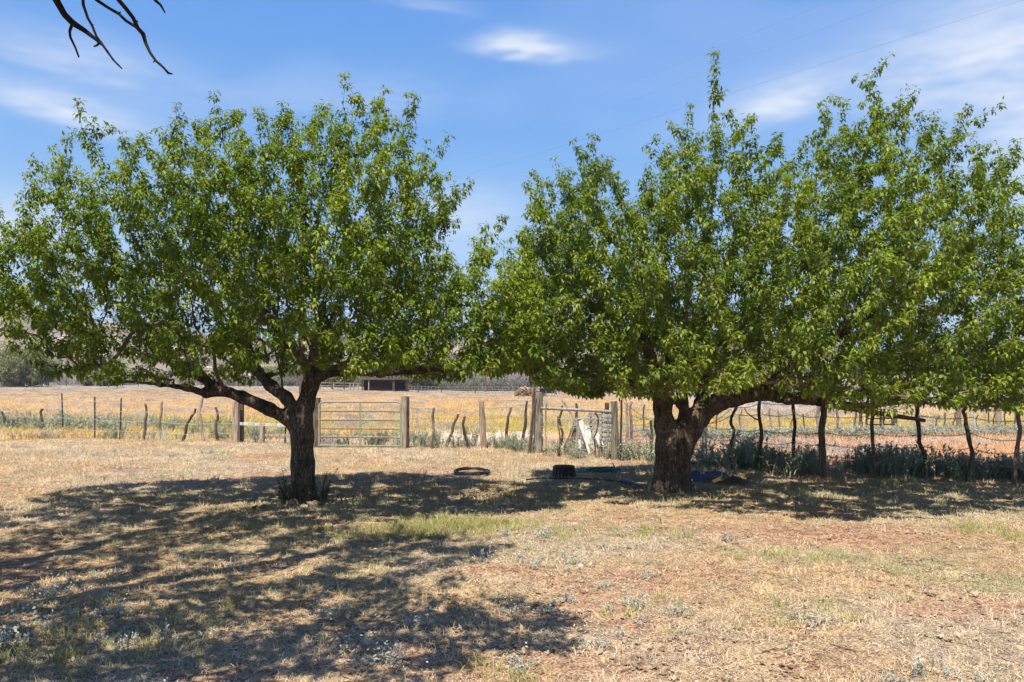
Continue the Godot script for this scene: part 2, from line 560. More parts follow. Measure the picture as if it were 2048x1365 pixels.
func ground() -> void:
	patch_lists()
	var rows := PackedFloat32Array()
	var d := -30.0
	while d < 3.0:
		rows.append(d)
		d += 1.5
	d = 3.0
	while d < 1600.0:
		rows.append(d)
		d += maxf(0.10, (d - 10.0) * 0.012) if d < 30.0 else d * 0.03
	var cols := 320
	var pts := PackedVector3Array()
	var tint := PackedColorArray()
	for r in rows:
		var wide := 20.0 + maxf(0.0, r - 3.0) * 1.3
		for i in cols + 1:
			var u := 2.0 * i / cols - 1.0
			var x := u * wide
			pts.append(Vector3(x, height(x, r), -r))
			var c: Color
			var k := cover(x, r) if r < 28.0 else Vector4.ZERO
			c = STRAW.lerp(ORANGE, 0.6 * ss(0.45, 0.8, k.w)).lerp(GREY, 0.6 * ss(0.5, 0.2, k.w)) * 0.85
			c = c.lerp(GREEN.lerp(STRAW, 0.45), k.y * 0.75)
			c = c.lerp(SOIL.lerp(STRAW, 0.12), clampf(k.x * 0.9 + 0.15, 0.0, 1.0))
			if r > 20.0:
				c = c.lerp(meadow(x, r), ss(21.0, 25.0, r + 2.0 * n_mid.get_noise_2d(x, r)))
			c *= 1.0 + 0.35 * n_fine.get_noise_2d(x * 1.7, r * 1.7)
			tint.append(c)
	var idx := PackedInt32Array()
	var wn := cols + 1
	for j in rows.size() - 1:
		for i in cols:
			var p := j * wn + i
			idx.append_array(PackedInt32Array([p, p + wn, p + 1, p + 1, p + wn, p + wn + 1]))
	var nor := PackedVector3Array()
	nor.resize(pts.size())
	for i in range(0, idx.size(), 3):
		var n := (pts[idx[i + 2]] - pts[idx[i]]).cross(pts[idx[i + 1]] - pts[idx[i]])
		for k in 3:
			nor[idx[i + k]] += n
	for i in nor.size():
		nor[i] = nor[i].normalized()
	var arr := []
	arr.resize(Mesh.ARRAY_MAX)
	arr[Mesh.ARRAY_VERTEX] = pts
	arr[Mesh.ARRAY_NORMAL] = nor
	arr[Mesh.ARRAY_COLOR] = tint
	arr[Mesh.ARRAY_INDEX] = idx
	var am := ArrayMesh.new()
	am.add_surface_from_arrays(Mesh.PRIMITIVE_TRIANGLES, arr)
	var o := part("ground", am, M.ground)
	tag(o, "dry yard and meadow of straw and red earth rising to a pale hill", "", "", "structure")

# ---------------------------------------------------------------- trees
# one smooth skin round tapered bones [a, b, ra, rb]: surface nets over the cells near them
func skin(bones: Array, cell: float, blend: float, origin: Vector3, knobs: float) -> ArrayMesh:
	var val := {}
	for b in bones:
		var pa: Vector3 = b[0]
		var pb: Vector3 = b[1]
		var r: float = maxf(b[2], b[3]) + cell * 3.0
		var lo := ((pa.min(pb) - Vector3.ONE * r) / cell).floor()
		var hi := ((pa.max(pb) + Vector3.ONE * r) / cell).ceil()
		var ab := pb - pa
		var l2 := ab.length_squared()
		for x in range(int(lo.x), int(hi.x) + 1):
			for y in range(int(lo.y), int(hi.y) + 1):
				for z in range(int(lo.z), int(hi.z) + 1):
					var p := Vector3(x, y, z) * cell
					var t := clampf((p - pa).dot(ab) / l2, 0.0, 1.0)
					var dd := p.distance_to(pa + ab * t) - lerpf(b[2], b[3], t)
					if absf(dd) < cell * 3.2 + blend * 0.25:
						val[Vector3i(x, y, z)] = 0.0
	for key in val:
		var p := Vector3(key) * cell
		var dist := 1e9
		for b in bones:
			var pa: Vector3 = b[0]
			var ab: Vector3 = b[1] - pa
			var t := clampf((p - pa).dot(ab) / ab.length_squared(), 0.0, 1.0)
			var dd := p.distance_to(pa + ab * t) - lerpf(b[2], b[3], t)
			var h := maxf(blend - absf(dist - dd), 0.0) / blend
			dist = minf(dist, dd) - h * h * blend * 0.25
		val[key] = dist + knobs * (n_mid.get_noise_3d(p.x * 6.0, p.y * 2.2, p.z * 6.0) + 0.8 * n_fine.get_noise_3d(p.x * 4.0, p.y * 1.0, p.z * 4.0))
	var spot := {}
	var pts := PackedVector3Array()
	var cs := [Vector3i(0, 0, 0), Vector3i(1, 0, 0), Vector3i(0, 1, 0), Vector3i(1, 1, 0), Vector3i(0, 0, 1), Vector3i(1, 0, 1), Vector3i(0, 1, 1), Vector3i(1, 1, 1)]
	var es := [[0, 1], [2, 3], [4, 5], [6, 7], [0, 2], [1, 3], [4, 6], [5, 7], [0, 4], [1, 5], [2, 6], [3, 7]]
	for key: Vector3i in val:
		var v := []
		var inside := 0
		for c in cs:
			var q = val.get(key + c)
			if q == null:
				break
			v.append(q)
			if q < 0.0:
				inside += 1
		if v.size() < 8 or inside == 0 or inside == 8:
			continue
		var s := Vector3.ZERO
		var n := 0
		for e in es:
			var a: float = v[e[0]]
			var b: float = v[e[1]]
			if (a < 0.0) != (b < 0.0):
				s += Vector3(cs[e[0]]).lerp(Vector3(cs[e[1]]), a / (a - b))
				n += 1
		spot[key] = pts.size()
		pts.append((Vector3(key) + s / n) * cell - origin)
	var idx := PackedInt32Array()
	var ax := [[Vector3i(1, 0, 0), Vector3i(0, 1, 0), Vector3i(0, 0, 1)], [Vector3i(0, 1, 0), Vector3i(0, 0, 1), Vector3i(1, 0, 0)], [Vector3i(0, 0, 1), Vector3i(1, 0, 0), Vector3i(0, 1, 0)]]
	for key: Vector3i in val:
		var a: float = val[key]
		for x in ax:
			var nb = val.get(key + x[0])
			if nb == null or (a < 0.0) == (nb < 0.0):
				continue
			var q := [spot.get(key), spot.get(key - x[1]), spot.get(key - x[1] - x[2]), spot.get(key - x[2])]
			if q.has(null):
				continue
			if a < 0.0:
				idx.append_array(PackedInt32Array([q[0], q[2], q[1], q[0], q[3], q[2]]))
			else:
				idx.append_array(PackedInt32Array([q[0], q[1], q[2], q[0], q[2], q[3]]))
	var nor := PackedVector3Array()
	nor.resize(pts.size())
	for i in range(0, idx.size(), 3):
		var n := (pts[idx[i + 2]] - pts[idx[i]]).cross(pts[idx[i + 1]] - pts[idx[i]])
		for k in 3:
			nor[idx[i + k]] += n
	var tint := PackedColorArray()
	for i in nor.size():
		nor[i] = nor[i].normalized()
		var p := pts[i] + origin
		var k := 1.0 + 0.9 * n_fine.get_noise_3d(p.x * 3.0, p.y * 0.8, p.z * 3.0) + 0.35 * n_mid.get_noise_3d(p.x * 3.0, p.y * 3.0, p.z * 3.0)
		tint.append(Color(k, k, k))
	var arr := []
	arr.resize(Mesh.ARRAY_MAX)
	arr[Mesh.ARRAY_VERTEX] = pts
	arr[Mesh.ARRAY_NORMAL] = nor
	arr[Mesh.ARRAY_COLOR] = tint
	arr[Mesh.ARRAY_INDEX] = idx
	var am := ArrayMesh.new()
	am.add_surface_from_arrays(Mesh.PRIMITIVE_TRIANGLES, arr)
	return am

# an arched, folded leaf one metre long that points along x
func leaf_mesh(droop: float, fold: float, width: float, seed_at: float) -> ArrayMesh:
	var st := open_st()
	var ts := [0.0, 0.12, 0.38, 0.68, 1.0]
	var ws := [0.012, 0.05, 1.0, 0.72, 0.0]
	var spine := []
	var x := 0.0
	var y := 0.0
	var a := 0.35
	for i in ts.size():
		if i:
			var l: float = ts[i] - ts[i - 1]
			a -= droop * l
			x += cos(a) * l
			y += sin(a) * l
		var hw: float = ws[i] * width * 0.5
		var tw := 0.12 * sin(seed_at + i)
		spine.append([Vector3(x, y, tw * hw), Vector3(x, y + fold * hw, hw + tw * hw), Vector3(x, y + fold * hw * 0.8, -hw + tw * hw)])
	for i in ts.size() - 1:
		var p = spine[i]
		var q = spine[i + 1]
		for s in [1, 2]:
			for t in [[p[0], q[0], q[s]], [p[0], q[s], p[s]]]:
				var u: Vector3 = t[1] - t[0]
				var n: Vector3 = u.cross(t[2] - t[0])
				if n.length_squared() < 1e-9:
					continue
				if n.y < 0:
					n = -n
				st.set_color(Color.WHITE)
				tri(st, t[0], t[1], t[2], (n.normalized() + Vector3(0, 0.35, 0)).normalized())
	return st.commit()

# grows twigs from a skeleton towards many points in the crown; returns the paths
class Grown:
	var pos := PackedVector3Array()
	var dir := PackedVector3Array()
	var parent := PackedInt32Array()
	var rad := PackedFloat32Array()
	var floor_rad := PackedFloat32Array()
	var paths := []          # each an array of node numbers, first one on the older wood

	func add(p: Vector3, from: int, least: float) -> int:
		pos.append(p)
		parent.append(from)
		dir.append((p - pos[from]).normalized() if from >= 0 else Vector3.UP)
		floor_rad.append(least)
		rad.append(0.0)
		return pos.size() - 1

	func limb(pts: Array, radii: Array, from := -1, step := 0.14) -> int:
		var last := from
		for i in pts.size():
			var prev: Vector3 = pos[last] if last >= 0 else pts[i]
			var n := maxi(1, int(prev.distance_to(pts[i]) / step))
			var r0: float = radii[maxi(i - 1, 0)]
			for k in n:
				var t := float(k + 1) / n
				last = add(prev.lerp(pts[i], t), last, lerpf(r0, radii[i], t))
		return last

	func nearest(p: Vector3, lift: float, from := 0) -> int:
		var best := 1e9
		var at := 0
		for i in range(from, pos.size()):
			var v := p - pos[i]
			var l := v.length_squared()
			if l >= best:
				continue
			var q := l
			var len := sqrt(l) + 1e-6
			q *= pow(1.45 - lift * v.y / len - 0.35 * v.dot(dir[i]) / len, 2.0)
			if q < best:
				best = q
				at = i
		return at

	func reach(p: Vector3, lift: float, wob: float, rng: RandomNumberGenerator, step := 0.13, from := 0) -> void:
		var s := nearest(p, lift, from)
		var a := pos[s]
		var l := a.distance_to(p)
		if l < 0.05:
			return
		var c := a.lerp(p, 0.5) + dir[s] * l * 0.12
		c.y -= l * 0.20 * clampf(lift * 2.0, 0.0, 1.0)
		var n := maxi(2, int(l / step))
		var path := [s]
		var last := s
		for k in n:
			var t := float(k + 1) / n
			var q := a.lerp(c, t).lerp(c.lerp(p, t), t)
			if k < n - 1:
				q += Vector3(rng.randf_range(-wob, wob), rng.randf_range(-wob, wob) * 0.5, rng.randf_range(-wob, wob))
			last = add(q, last, 0.0)
			path.append(last)
		paths.append(path)

	func thicken(tip: float, power: float) -> void:
		var acc := PackedFloat32Array()
		acc.resize(pos.size())
		for i in range(pos.size() - 1, -1, -1):
			var s := acc[i] + pow(tip, power) * (0.12 if acc[i] > 0.0 else 1.0)
			rad[i] = maxf(floor_rad[i], pow(s, 1.0 / power))
			if parent[i] >= 0:
				acc[parent[i]] += s

func lookup(list: Array, x: float) -> float:
	if x <= list[0][0]:
		return list[0][1]
	for i in list.size() - 1:
		if x <= list[i + 1][0]:
			return lerpf(list[i][1], list[i + 1][1], (x - list[i][0]) / (list[i + 1][0] - list[i][0]))
	return list[list.size() - 1][1]

func build_tree(o: Node3D, g: Grown, bones: Array, opt: Dictionary) -> void:
	var base := o.position
	g.thicken(opt.tip, 2.25)
	part("trunk", skin(bones, opt.cell, opt.blend, base, opt.knobs), opt.bark, o)
	# branches thick enough to pick apart are parts, the rest of the wood is one part
	var twigs := open_st()
	var made := 0
	var r := RandomNumberGenerator.new()
	r.seed = opt.seed
	for path in g.paths:
		var pts := PackedVector3Array()
		var rad := PackedFloat32Array()
		for i in path.size():
			pts.append(g.pos[path[i]] - base)
			rad.append(g.rad[path[i]] if i else minf(g.rad[path[0]], g.rad[path[1]] * 1.15))
		var k := r.randf_range(0.7, 1.3)
		var shade := Color(k, k * 0.97, k * 0.94)
		if rad[1] > opt.branch_from and made < 120:
			made += 1
			part("branch", tube_mesh(pts, rad, 8, 0.12, shade), opt.bark_fine, o)
		else:
			tube(twigs, pts, rad, 5 if rad[1] > 0.012 else 3, 0.0, shade, false)
	var tw := part("twigs", twigs.commit(), opt.bark_fine, o)
	tw.set_meta("kind", "stuff")
	# leaves: tufts all along the young wood
	var where := []
	var tint := PackedColorArray()
	var lean: Vector3 = opt.lean
	for path in g.paths:
		var last: int = path.size() - 1
		for i in range(1, path.size()):
			var n: int = path[i]
			if g.rad[n] > opt.leaf_below:
				continue
			var a: Vector3 = g.pos[path[i - 1]]
			var b: Vector3 = g.pos[n]
			var t := (b - a).normalized()
			var seg := a.distance_to(b)
			var tufts := int(seg / opt.tuft + r.randf())
			var young := float(i) / last
			var p0 := (a + b) * 0.45
			for q in tufts:
				if r.randf() < opt.skip + 0.5 * smoothstep(0.0, -0.28, n_fine.get_noise_3d(p0.x, p0.y * 0.8, p0.z)):
					continue
				var p := a.lerp(b, r.randf())
				leaf_tuft(p, t, opt, r, where, tint, young, r.randi_range(4, 6), lean)
			if i == last:
				leaf_tuft(b, t, opt, r, where, tint, 1.2, 6, lean)
	var near := []
	if opt.get("single", 0):
		var order := range(where.size())
		order.sort_custom(func(a, b): return where[a].origin.z > where[b].origin.z)
		var picked := {}
		for k in opt.single:
			picked[order[k * 6]] = true
		var rest := []
		var rest_tint := PackedColorArray()
		for k in where.size():
			if picked.has(k):
				near.append(k)
			else:
				rest.append(where[k])
				rest_tint.append(tint[k])
		var tones := []
		for k in 6:
			var m: StandardMaterial3D = opt.leaf_mat.duplicate()
			m.albedo_color = (tint[near[k * 7]] as Color).linear_to_srgb()
			m.vertex_color_use_as_albedo = false
			tones.append(m)
		for k in near.size():
			var l := MeshInstance3D.new()
			l.mesh = opt.leaves[k % opt.leaves.size()]
			l.material_override = tones[k % tones.size()]
			l.name = "leaf" if k == 0 else "leaf_%03d" % k
			l.transform = where[near[k]]
			l.position -= base
			o.add_child(l, true)
		where = rest
		tint = rest_tint
	var groups: int = opt.leaves.size()
	for s in groups:
		var w := []
		var c := PackedColorArray()
		for k in range(s, where.size(), groups):
			var tr: Transform3D = where[k]
			tr.origin -= base
			w.append(tr)
			c.append(tint[k])
		copies("foliage" if s == 0 else "foliage_%03d" % s, opt.leaves[s], opt.leaf_mat, w, c, o)
	print(o.name, ": ", g.pos.size(), " nodes, ", where.size() + near.size(), " leaves, ", made, " branches, base r ", g.rad[0])

func leaf_tuft(p: Vector3, t: Vector3, opt: Dictionary, r: RandomNumberGenerator, where: Array, tint: PackedColorArray, young: float, count: int, lean: Vector3) -> void:
	var turn := r.randf() * TAU
	var ref := Vector3.RIGHT if absf(t.x) < 0.7 else Vector3.FORWARD
	var u := t.cross(ref).normalized()
	var v := t.cross(u)
	var warm := clampf(0.5 + 1.2 * n_mid.get_noise_3d(p.x * 1.2, p.y * 1.2, p.z * 1.2) + r.randf_range(-0.25, 0.25), 0.0, 1.0)
	for k in count:
		var a := turn + TAU * k / count + r.randf_range(-0.4, 0.4)
		var out := (u * cos(a) + v * sin(a) + t * r.randf_range(-0.05, 0.55) + lean).normalized()
		out.y = clampf(out.y, -0.6, 0.5)
		out = out.normalized()
		var up := Vector3(r.randf_range(-0.35, 0.35), 1.0, r.randf_range(-0.25, 0.45))
		up = (up - out * up.dot(out)).normalized()
		var s: float = opt.leaf_size * r.randf_range(0.5, 1.25) * lerpf(1.05, 0.78, clampf(young, 0.0, 1.0))
		var b := Basis(out, up, out.cross(up)) * s
		where.append(Transform3D(b, p + out * opt.stalk * r.randf()))
		var k2 := r.randf_range(0.62, 1.25)
		var c: Color = (opt.dark as Color).lerp(opt.light, clampf(warm * 0.8 + 0.2 * young * r.randf(), 0, 1))
		if r.randf() < 0.012:
			c = Color(0.42, 0.33, 0.09)
		tint.append(Color(c.r * k2, c.g * k2, c.b * k2))

# points spread through a crown: profile rows of [x, height], lower and upper, and a half depth
func crown_points(n: int, lo: Array, hi: Array, mid_z: float, deep: float, cx: float, wide: float, sd: int, gap: float, x0: float, x1: float, thin_from := 0.0, thin_to := 0.0, thin_right := 0.0) -> Array:
	var r := RandomNumberGenerator.new()
	r.seed = sd
	var out := []
	var tries := 0
	while out.size() < n and tries < n * 60:
		tries += 1
		var x := r.randf_range(x0, x1)
		var q := (x - cx) / wide
		var w := deep * pow(maxf(0.03, 1.0 - absf(q)), 0.62)
		var dz := r.randf_range(-1.0, 1.0)
		var bot := lookup(lo, x)
		var top := lookup(hi, x)
		top = bot + (top - bot) * sqrt(maxf(0.0, 1.0 - 0.9 * dz * dz))
		top += 0.55 * n_fine.get_noise_2d(x * 0.75 + sd, dz * w * 0.75) + 0.1
		var y := r.randf_range(bot, maxf(top, bot + 0.1))
		var p := Vector3(x, y, mid_z + dz * w)
		if n_mid.get_noise_3d(p.x * 0.9 + sd, p.y * 0.7, p.z * 0.9) < gap + r.randf_range(-0.15, 0.15):
			continue
		var tip := (y - bot) / maxf(0.1, top - bot)
		if tip < 0.1 and r.randf() > 0.8:
			continue
		if thin_to > thin_from and r.randf() > 0.42 + 0.58 * smoothstep(thin_from, thin_to, x) * (1.0 if thin_right == 0.0 else smoothstep(thin_right, thin_right - 3.2, x) * 0.7 + 0.3):
			continue
		out.append(p)
	return out

func profile(list: Array, d: float) -> Array:
	var out := []
	for q in list:
		var p := at(q[0], q[1], d)
		out.append([p.x, p.y])
	return out

func bones_of(list: Array) -> Array:
	var out := []
	for chain in list:
		var pts: Array = chain[0]
		var rad: Array = chain[1]
		for i in pts.size() - 1:
			out.append([pts[i], pts[i + 1], rad[i], rad[i + 1]])
	return out

func fruit_tree_left() -> void:
	var d := 11.7
	var base := Vector3(at(605, 0, d).x, 0.0, -d)
	base.y = height(base.x, d)
	var o := thing("fruit_tree", "spreading fruit tree with single dark trunk forking low, left of the two", "tree", base, "old fruit trees in the yard")
	var t := func(px: float, py: float, dz := 0.0) -> Vector3: return at(px, py, d) + Vector3(0, 0, dz)
	var trunk := [[t.call(607, 1020), t.call(606, 990), t.call(606, 930), t.call(604, 875), t.call(603, 842)], [0.225, 0.185, 0.162, 0.158, 0.168]]
	var la := [[t.call(600, 868), t.call(582, 842), t.call(540, 818, 0.05), t.call(490, 795, 0.12), t.call(440, 776, 0.18), t.call(412, 752, 0.2), t.call(385, 728, 0.2)], [0.10, 0.10, 0.088, 0.08, 0.072, 0.062, 0.05]]
	var la2 := [[t.call(462, 784, 0.15), t.call(425, 788, 0.22), t.call(390, 776, 0.3), t.call(345, 770, 0.4), t.call(300, 765, 0.5)], [0.05, 0.05, 0.04, 0.026, 0.012]]
	var lb := [[t.call(602, 850), t.call(594, 826), t.call(568, 796, -0.1), t.call(532, 772, -0.2), t.call(500, 740, -0.3), t.call(478, 690, -0.4)], [0.10, 0.095, 0.083, 0.08, 0.068, 0.05]]
	var lc := [[t.call(603, 855), t.call(610, 812), t.call(620, 775, 0.0), t.call(626, 735, 0.0), t.call(636, 680, 0.05), t.call(650, 610, 0.1)], [0.14, 0.125, 0.11, 0.095, 0.07, 0.05]]
	var ld := [[t.call(622, 768), t.call(650, 750, 0.1), t.call(700, 745, 0.3), t.call(770, 748, 0.5), t.call(850, 744, 0.7), t.call(930, 742, 0.8), t.call(990, 725, 0.8)], [0.07, 0.062, 0.055, 0.047, 0.036, 0.025, 0.012]]
	var le := [[t.call(622, 770), t.call(628, 735, -0.3), t.call(640, 690, -0.9), t.call(640, 640, -1.4)], [0.07, 0.062, 0.05, 0.035]]
	var lf := [[t.call(624, 750), t.call(612, 715, 0.35), t.call(590, 670, 0.9), t.call(575, 620, 1.4)], [0.065, 0.055, 0.042, 0.03]]
	var bones := bones_of([trunk, la, la2, lb, lc, ld, le, lf])
	for k in 6:                                    # roots that flare into the ground
		var a := TAU * k / 6.0 + 0.3
		var q: Vector3 = t.call(607, 985)
		bones.append([q, Vector3(q.x + cos(a) * 0.24, -0.06, q.z + sin(a) * 0.24), 0.10, 0.05])
	var g := Grown.new()
	var nt := g.limb(trunk[0], trunk[1])
	for l in [la, lb, lc, ld, le, lf]:
		g.limb(l[0].slice(1), l[1].slice(1), nt)
	g.limb(la2[0], la2[1], g.nearest(la2[0][0], 0.0))
	var hi := profile([[-10, 600], [10, 560], [40, 470], [80, 480], [110, 430], [150, 350], [190, 300], [230, 340], [262, 390], [300, 350], [340, 285], [385, 290], [405, 345], [440, 275], [470, 260], [520, 295], [580, 280], [615, 245], [650, 285], [695, 230], [760, 245], [830, 255], [850, 320], [895, 350], [920, 395], [905, 460], [885, 530], [960, 510], [1005, 480], [1045, 515], [1075, 590]], d)
	var lo := profile([[-10, 600], [20, 620], [90, 655], [180, 705], [260, 752], [400, 766], [480, 752], [600, 748], [680, 748], [760, 750], [900, 748], [1000, 745], [1075, 725]], d)
	var x0: float = at(-10, 0, d).x
	var x1: float = at(1075, 0, d).x
	var pts := crown_points(3900, lo, hi, -d + 0.35, 2.9, -3.2, 5.0, 5, -0.16, x0, x1, x0, x0 + 3.6)
	var r := RandomNumberGenerator.new()
	r.seed = 91
	var hub: Vector3 = t.call(600, 800)
	pts.sort_custom(func(a, b): return a.distance_squared_to(hub) < b.distance_squared_to(hub))
	for p in pts:
		g.reach(p, 0.62, 0.02, r)
	for q in [[50, 312], [40, 350], [188, 222], [150, 262], [245, 264], [330, 238], [375, 226], [455, 212], [480, 235], [557, 232], [616, 180], [640, 205], [697, 162], [705, 185], [742, 186], [780, 200], [838, 212], [825, 230], [905, 298], [940, 352], [930, 360], [1010, 440], [965, 465], [5, 430], [15, 480], [300, 290], [520, 228], [690, 240], [590, 250], [120, 300], [210, 250]]:
		g.reach(t.call(q[0], q[1], r.randf_range(-0.7, 0.7)), 0.55, 0.015, r)
	build_tree(o, g, bones, {
		"tip": 0.0026, "cell": 0.022, "blend": 0.07, "knobs": 0.012, "bark": M.bark, "bark_fine": M.bark_fine, "branch_from": 0.014, "seed": 4, "leaf_below": 0.012, "tuft": 0.0245, "skip": 0.05,
		"lean": Vector3(0.25, -0.1, 0.0), "leaf_size": 0.104, "stalk": 0.05, "dark": Color(0.125, 0.195, 0.016), "light": Color(0.310, 0.370, 0.030), "leaves": leaves, "leaf_mat": M.leaf, "single": 300})

var leaves := []

func fruit_tree_right() -> void:
	var d := 13.0
	var base := Vector3(at(1345, 0, d).x, 0.0, -d)
	base.y = height(base.x, d)
	var o := thing("fruit_tree", "taller fruit tree with thick trunk split into two stems, right of the two", "tree", base, "old fruit trees in the yard")
	var t := func(px: float, py: float, dz := 0.0) -> Vector3: return at(px, py, d) + Vector3(0, 0, dz)
	var trunk := [[t.call(1344, 1000), t.call(1344, 975), t.call(1346, 930), t.call(1348, 895), t.call(1350, 872)], [0.30, 0.275, 0.262, 0.265, 0.25]]
	var sl := [[t.call(1337, 890), t.call(1330, 850), t.call(1326, 815), t.call(1318, 785, 0.1), t.call(1305, 745, 0.3), t.call(1280, 690, 0.5), t.call(1250, 620, 0.6)], [0.17, 0.15, 0.135, 0.12, 0.10, 0.08, 0.05]]
	var sl2 := [[t.call(1327, 818), t.call(1338, 795, -0.05), t.call(1345, 765, -0.2), t.call(1350, 700, -0.5), t.call(1350, 600, -0.8)], [0.10, 0.09, 0.085, 0.065, 0.045]]
	var sm := [[t.call(1366, 870), t.call(1372, 838), t.call(1362, 805, 0.1), t.call(1356, 775, 0.25), t.call(1365, 720, 0.6), t.call(1380, 650, 1.0)], [0.13, 0.10, 0.085, 0.078, 0.062, 0.045]]
	var sr := [[t.call(1362, 895), t.call(1378, 862), t.call(1400, 832), t.call(1432, 806), t.call(1475, 795, 0.05), t.call(1520, 788, 0.1), t.call(1570, 799, 0.2), t.call(1625, 803, 0.3), t.call(1700, 812, 0.45), t.call(1800, 800, 0.6), t.call(1920, 780, 0.8)], [0.19, 0.175, 0.16, 0.135, 0.118, 0.098, 0.075, 0.058, 0.045, 0.036, 0.022]]
	var sn := [[t.call(1390, 848), t.call(1405, 808, -0.1), t.call(1420, 770, -0.3), t.call(1440, 720, -0.6), t.call(1480, 640, -1.0)], [0.11, 0.09, 0.085, 0.07, 0.045]]
	var so := [[t.call(1500, 790), t.call(1545, 755, 0.3), t.call(1600, 710, 0.7), t.call(1680, 640, 1.1), t.call(1780, 560, 1.3)], [0.075, 0.068, 0.06, 0.05, 0.03]]
	var sp := [[t.call(1455, 797), t.call(1500, 740, -0.4), t.call(1560, 660, -1.0), t.call(1620, 560, -1.3)], [0.08, 0.068, 0.055, 0.035]]
	var sq := [[t.call(1330, 800), t.call(1290, 775, 0.4), t.call(1220, 760, 0.8), t.call(1140, 745, 1.0)], [0.06, 0.05, 0.04, 0.025]]
	var bones := bones_of([trunk, sl, sl2, sm, sr, sn, so, sp, sq])
	bones.append([t.call(1392, 848, 0.1), t.call(1432, 808, 0.12), 0.03, 0.02])
	for k in 9:
		var a := TAU * k / 9.0 + 0.2
		var q: Vector3 = t.call(1344, 955)
		bones.append([q + Vector3(cos(a), 0, sin(a)) * 0.16, Vector3(q.x + cos(a) * 0.34, -0.06, q.z + sin(a) * 0.34), 0.10, 0.05])
	var g := Grown.new()
	var nt := g.limb(trunk[0], trunk[1])
	for l in [sl, sm, sr, sn]:
		g.limb(l[0].slice(1), l[1].slice(1), nt)
	for l in [sl2, so, sp, sq]:
		g.limb(l[0], l[1], g.nearest(l[0][0], 0.0))
	var hi := profile([[1035, 470], [1055, 410], [1080, 420], [1110, 370], [1150, 335], [1190, 315], [1225, 350], [1245, 410], [1275, 375], [1310, 325], [1350, 290], [1385, 262], [1410, 265], [1450, 280], [1490, 310], [1515, 375], [1550, 390], [1575, 330], [1610, 290], [1650, 255], [1700, 235], [1775, 215], [1820, 260], [1850, 320], [1880, 300], [1905, 280], [1970, 290], [2015, 380], [2050, 500], [2110, 560], [2170, 680]], d)
	var lo := profile([[1030, 725], [1090, 775], [1200, 792], [1300, 795], [1380, 775], [1450, 758], [1480, 788], [1560, 812], [1640, 800], [1780, 800], [1880, 812], [2000, 815], [2100, 790], [2180, 720]], d)
	var x0: float = at(1030, 0, d).x
	var x1: float = at(2180, 0, d).x
	var pts := crown_points(5700, lo, hi, -d + 0.1, 3.9, 4.2, 5.6, 8, -0.25, x0, x1, x0 - 1.5, x0 + 0.5, x1)
	var r := RandomNumberGenerator.new()
	r.seed = 57
	var hub: Vector3 = t.call(1400, 800)
	pts.sort_custom(func(a, b): return a.distance_squared_to(hub) < b.distance_squared_to(hub))
	for p in pts:
		g.reach(p, 0.52, 0.02, r)
	for q in [[1408, 140], [1395, 185], [1430, 205], [1445, 200], [1350, 212], [1348, 230], [1460, 215], [1185, 262], [1165, 270], [1190, 285], [1140, 295], [1110, 310], [1060, 345], [1050, 372], [1500, 245], [1560, 265], [1600, 238], [1650, 198], [1668, 180], [1720, 172], [1775, 130], [1745, 140], [1800, 185], [1838, 190], [1690, 170], [1905, 200], [1955, 200], [2000, 210], [1980, 240], [2035, 300], [2046, 345], [2045, 480], [2030, 460], [1555, 285], [1530, 285], [1080, 345], [1230, 300], [1310, 270], [1290, 290]]:
		g.reach(t.call(q[0], q[1], r.randf_range(-0.8, 0.8)), 0.5, 0.015, r)
	build_tree(o, g, bones, {
		"tip": 0.0026, "cell": 0.024, "blend": 0.09, "knobs": 0.022, "bark": M.bark_trunk, "bark_fine": M.bark_red, "branch_from": 0.015, "seed": 14, "leaf_below": 0.012, "tuft": 0.0245, "skip": 0.05,
		"lean": Vector3(0.42, -0.12, 0.0), "leaf_size": 0.114, "stalk": 0.05, "dark": Color(0.135, 0.200, 0.024), "light": Color(0.305, 0.365, 0.044), "leaves": leaves, "leaf_mat": M.leaf, "single": 300})

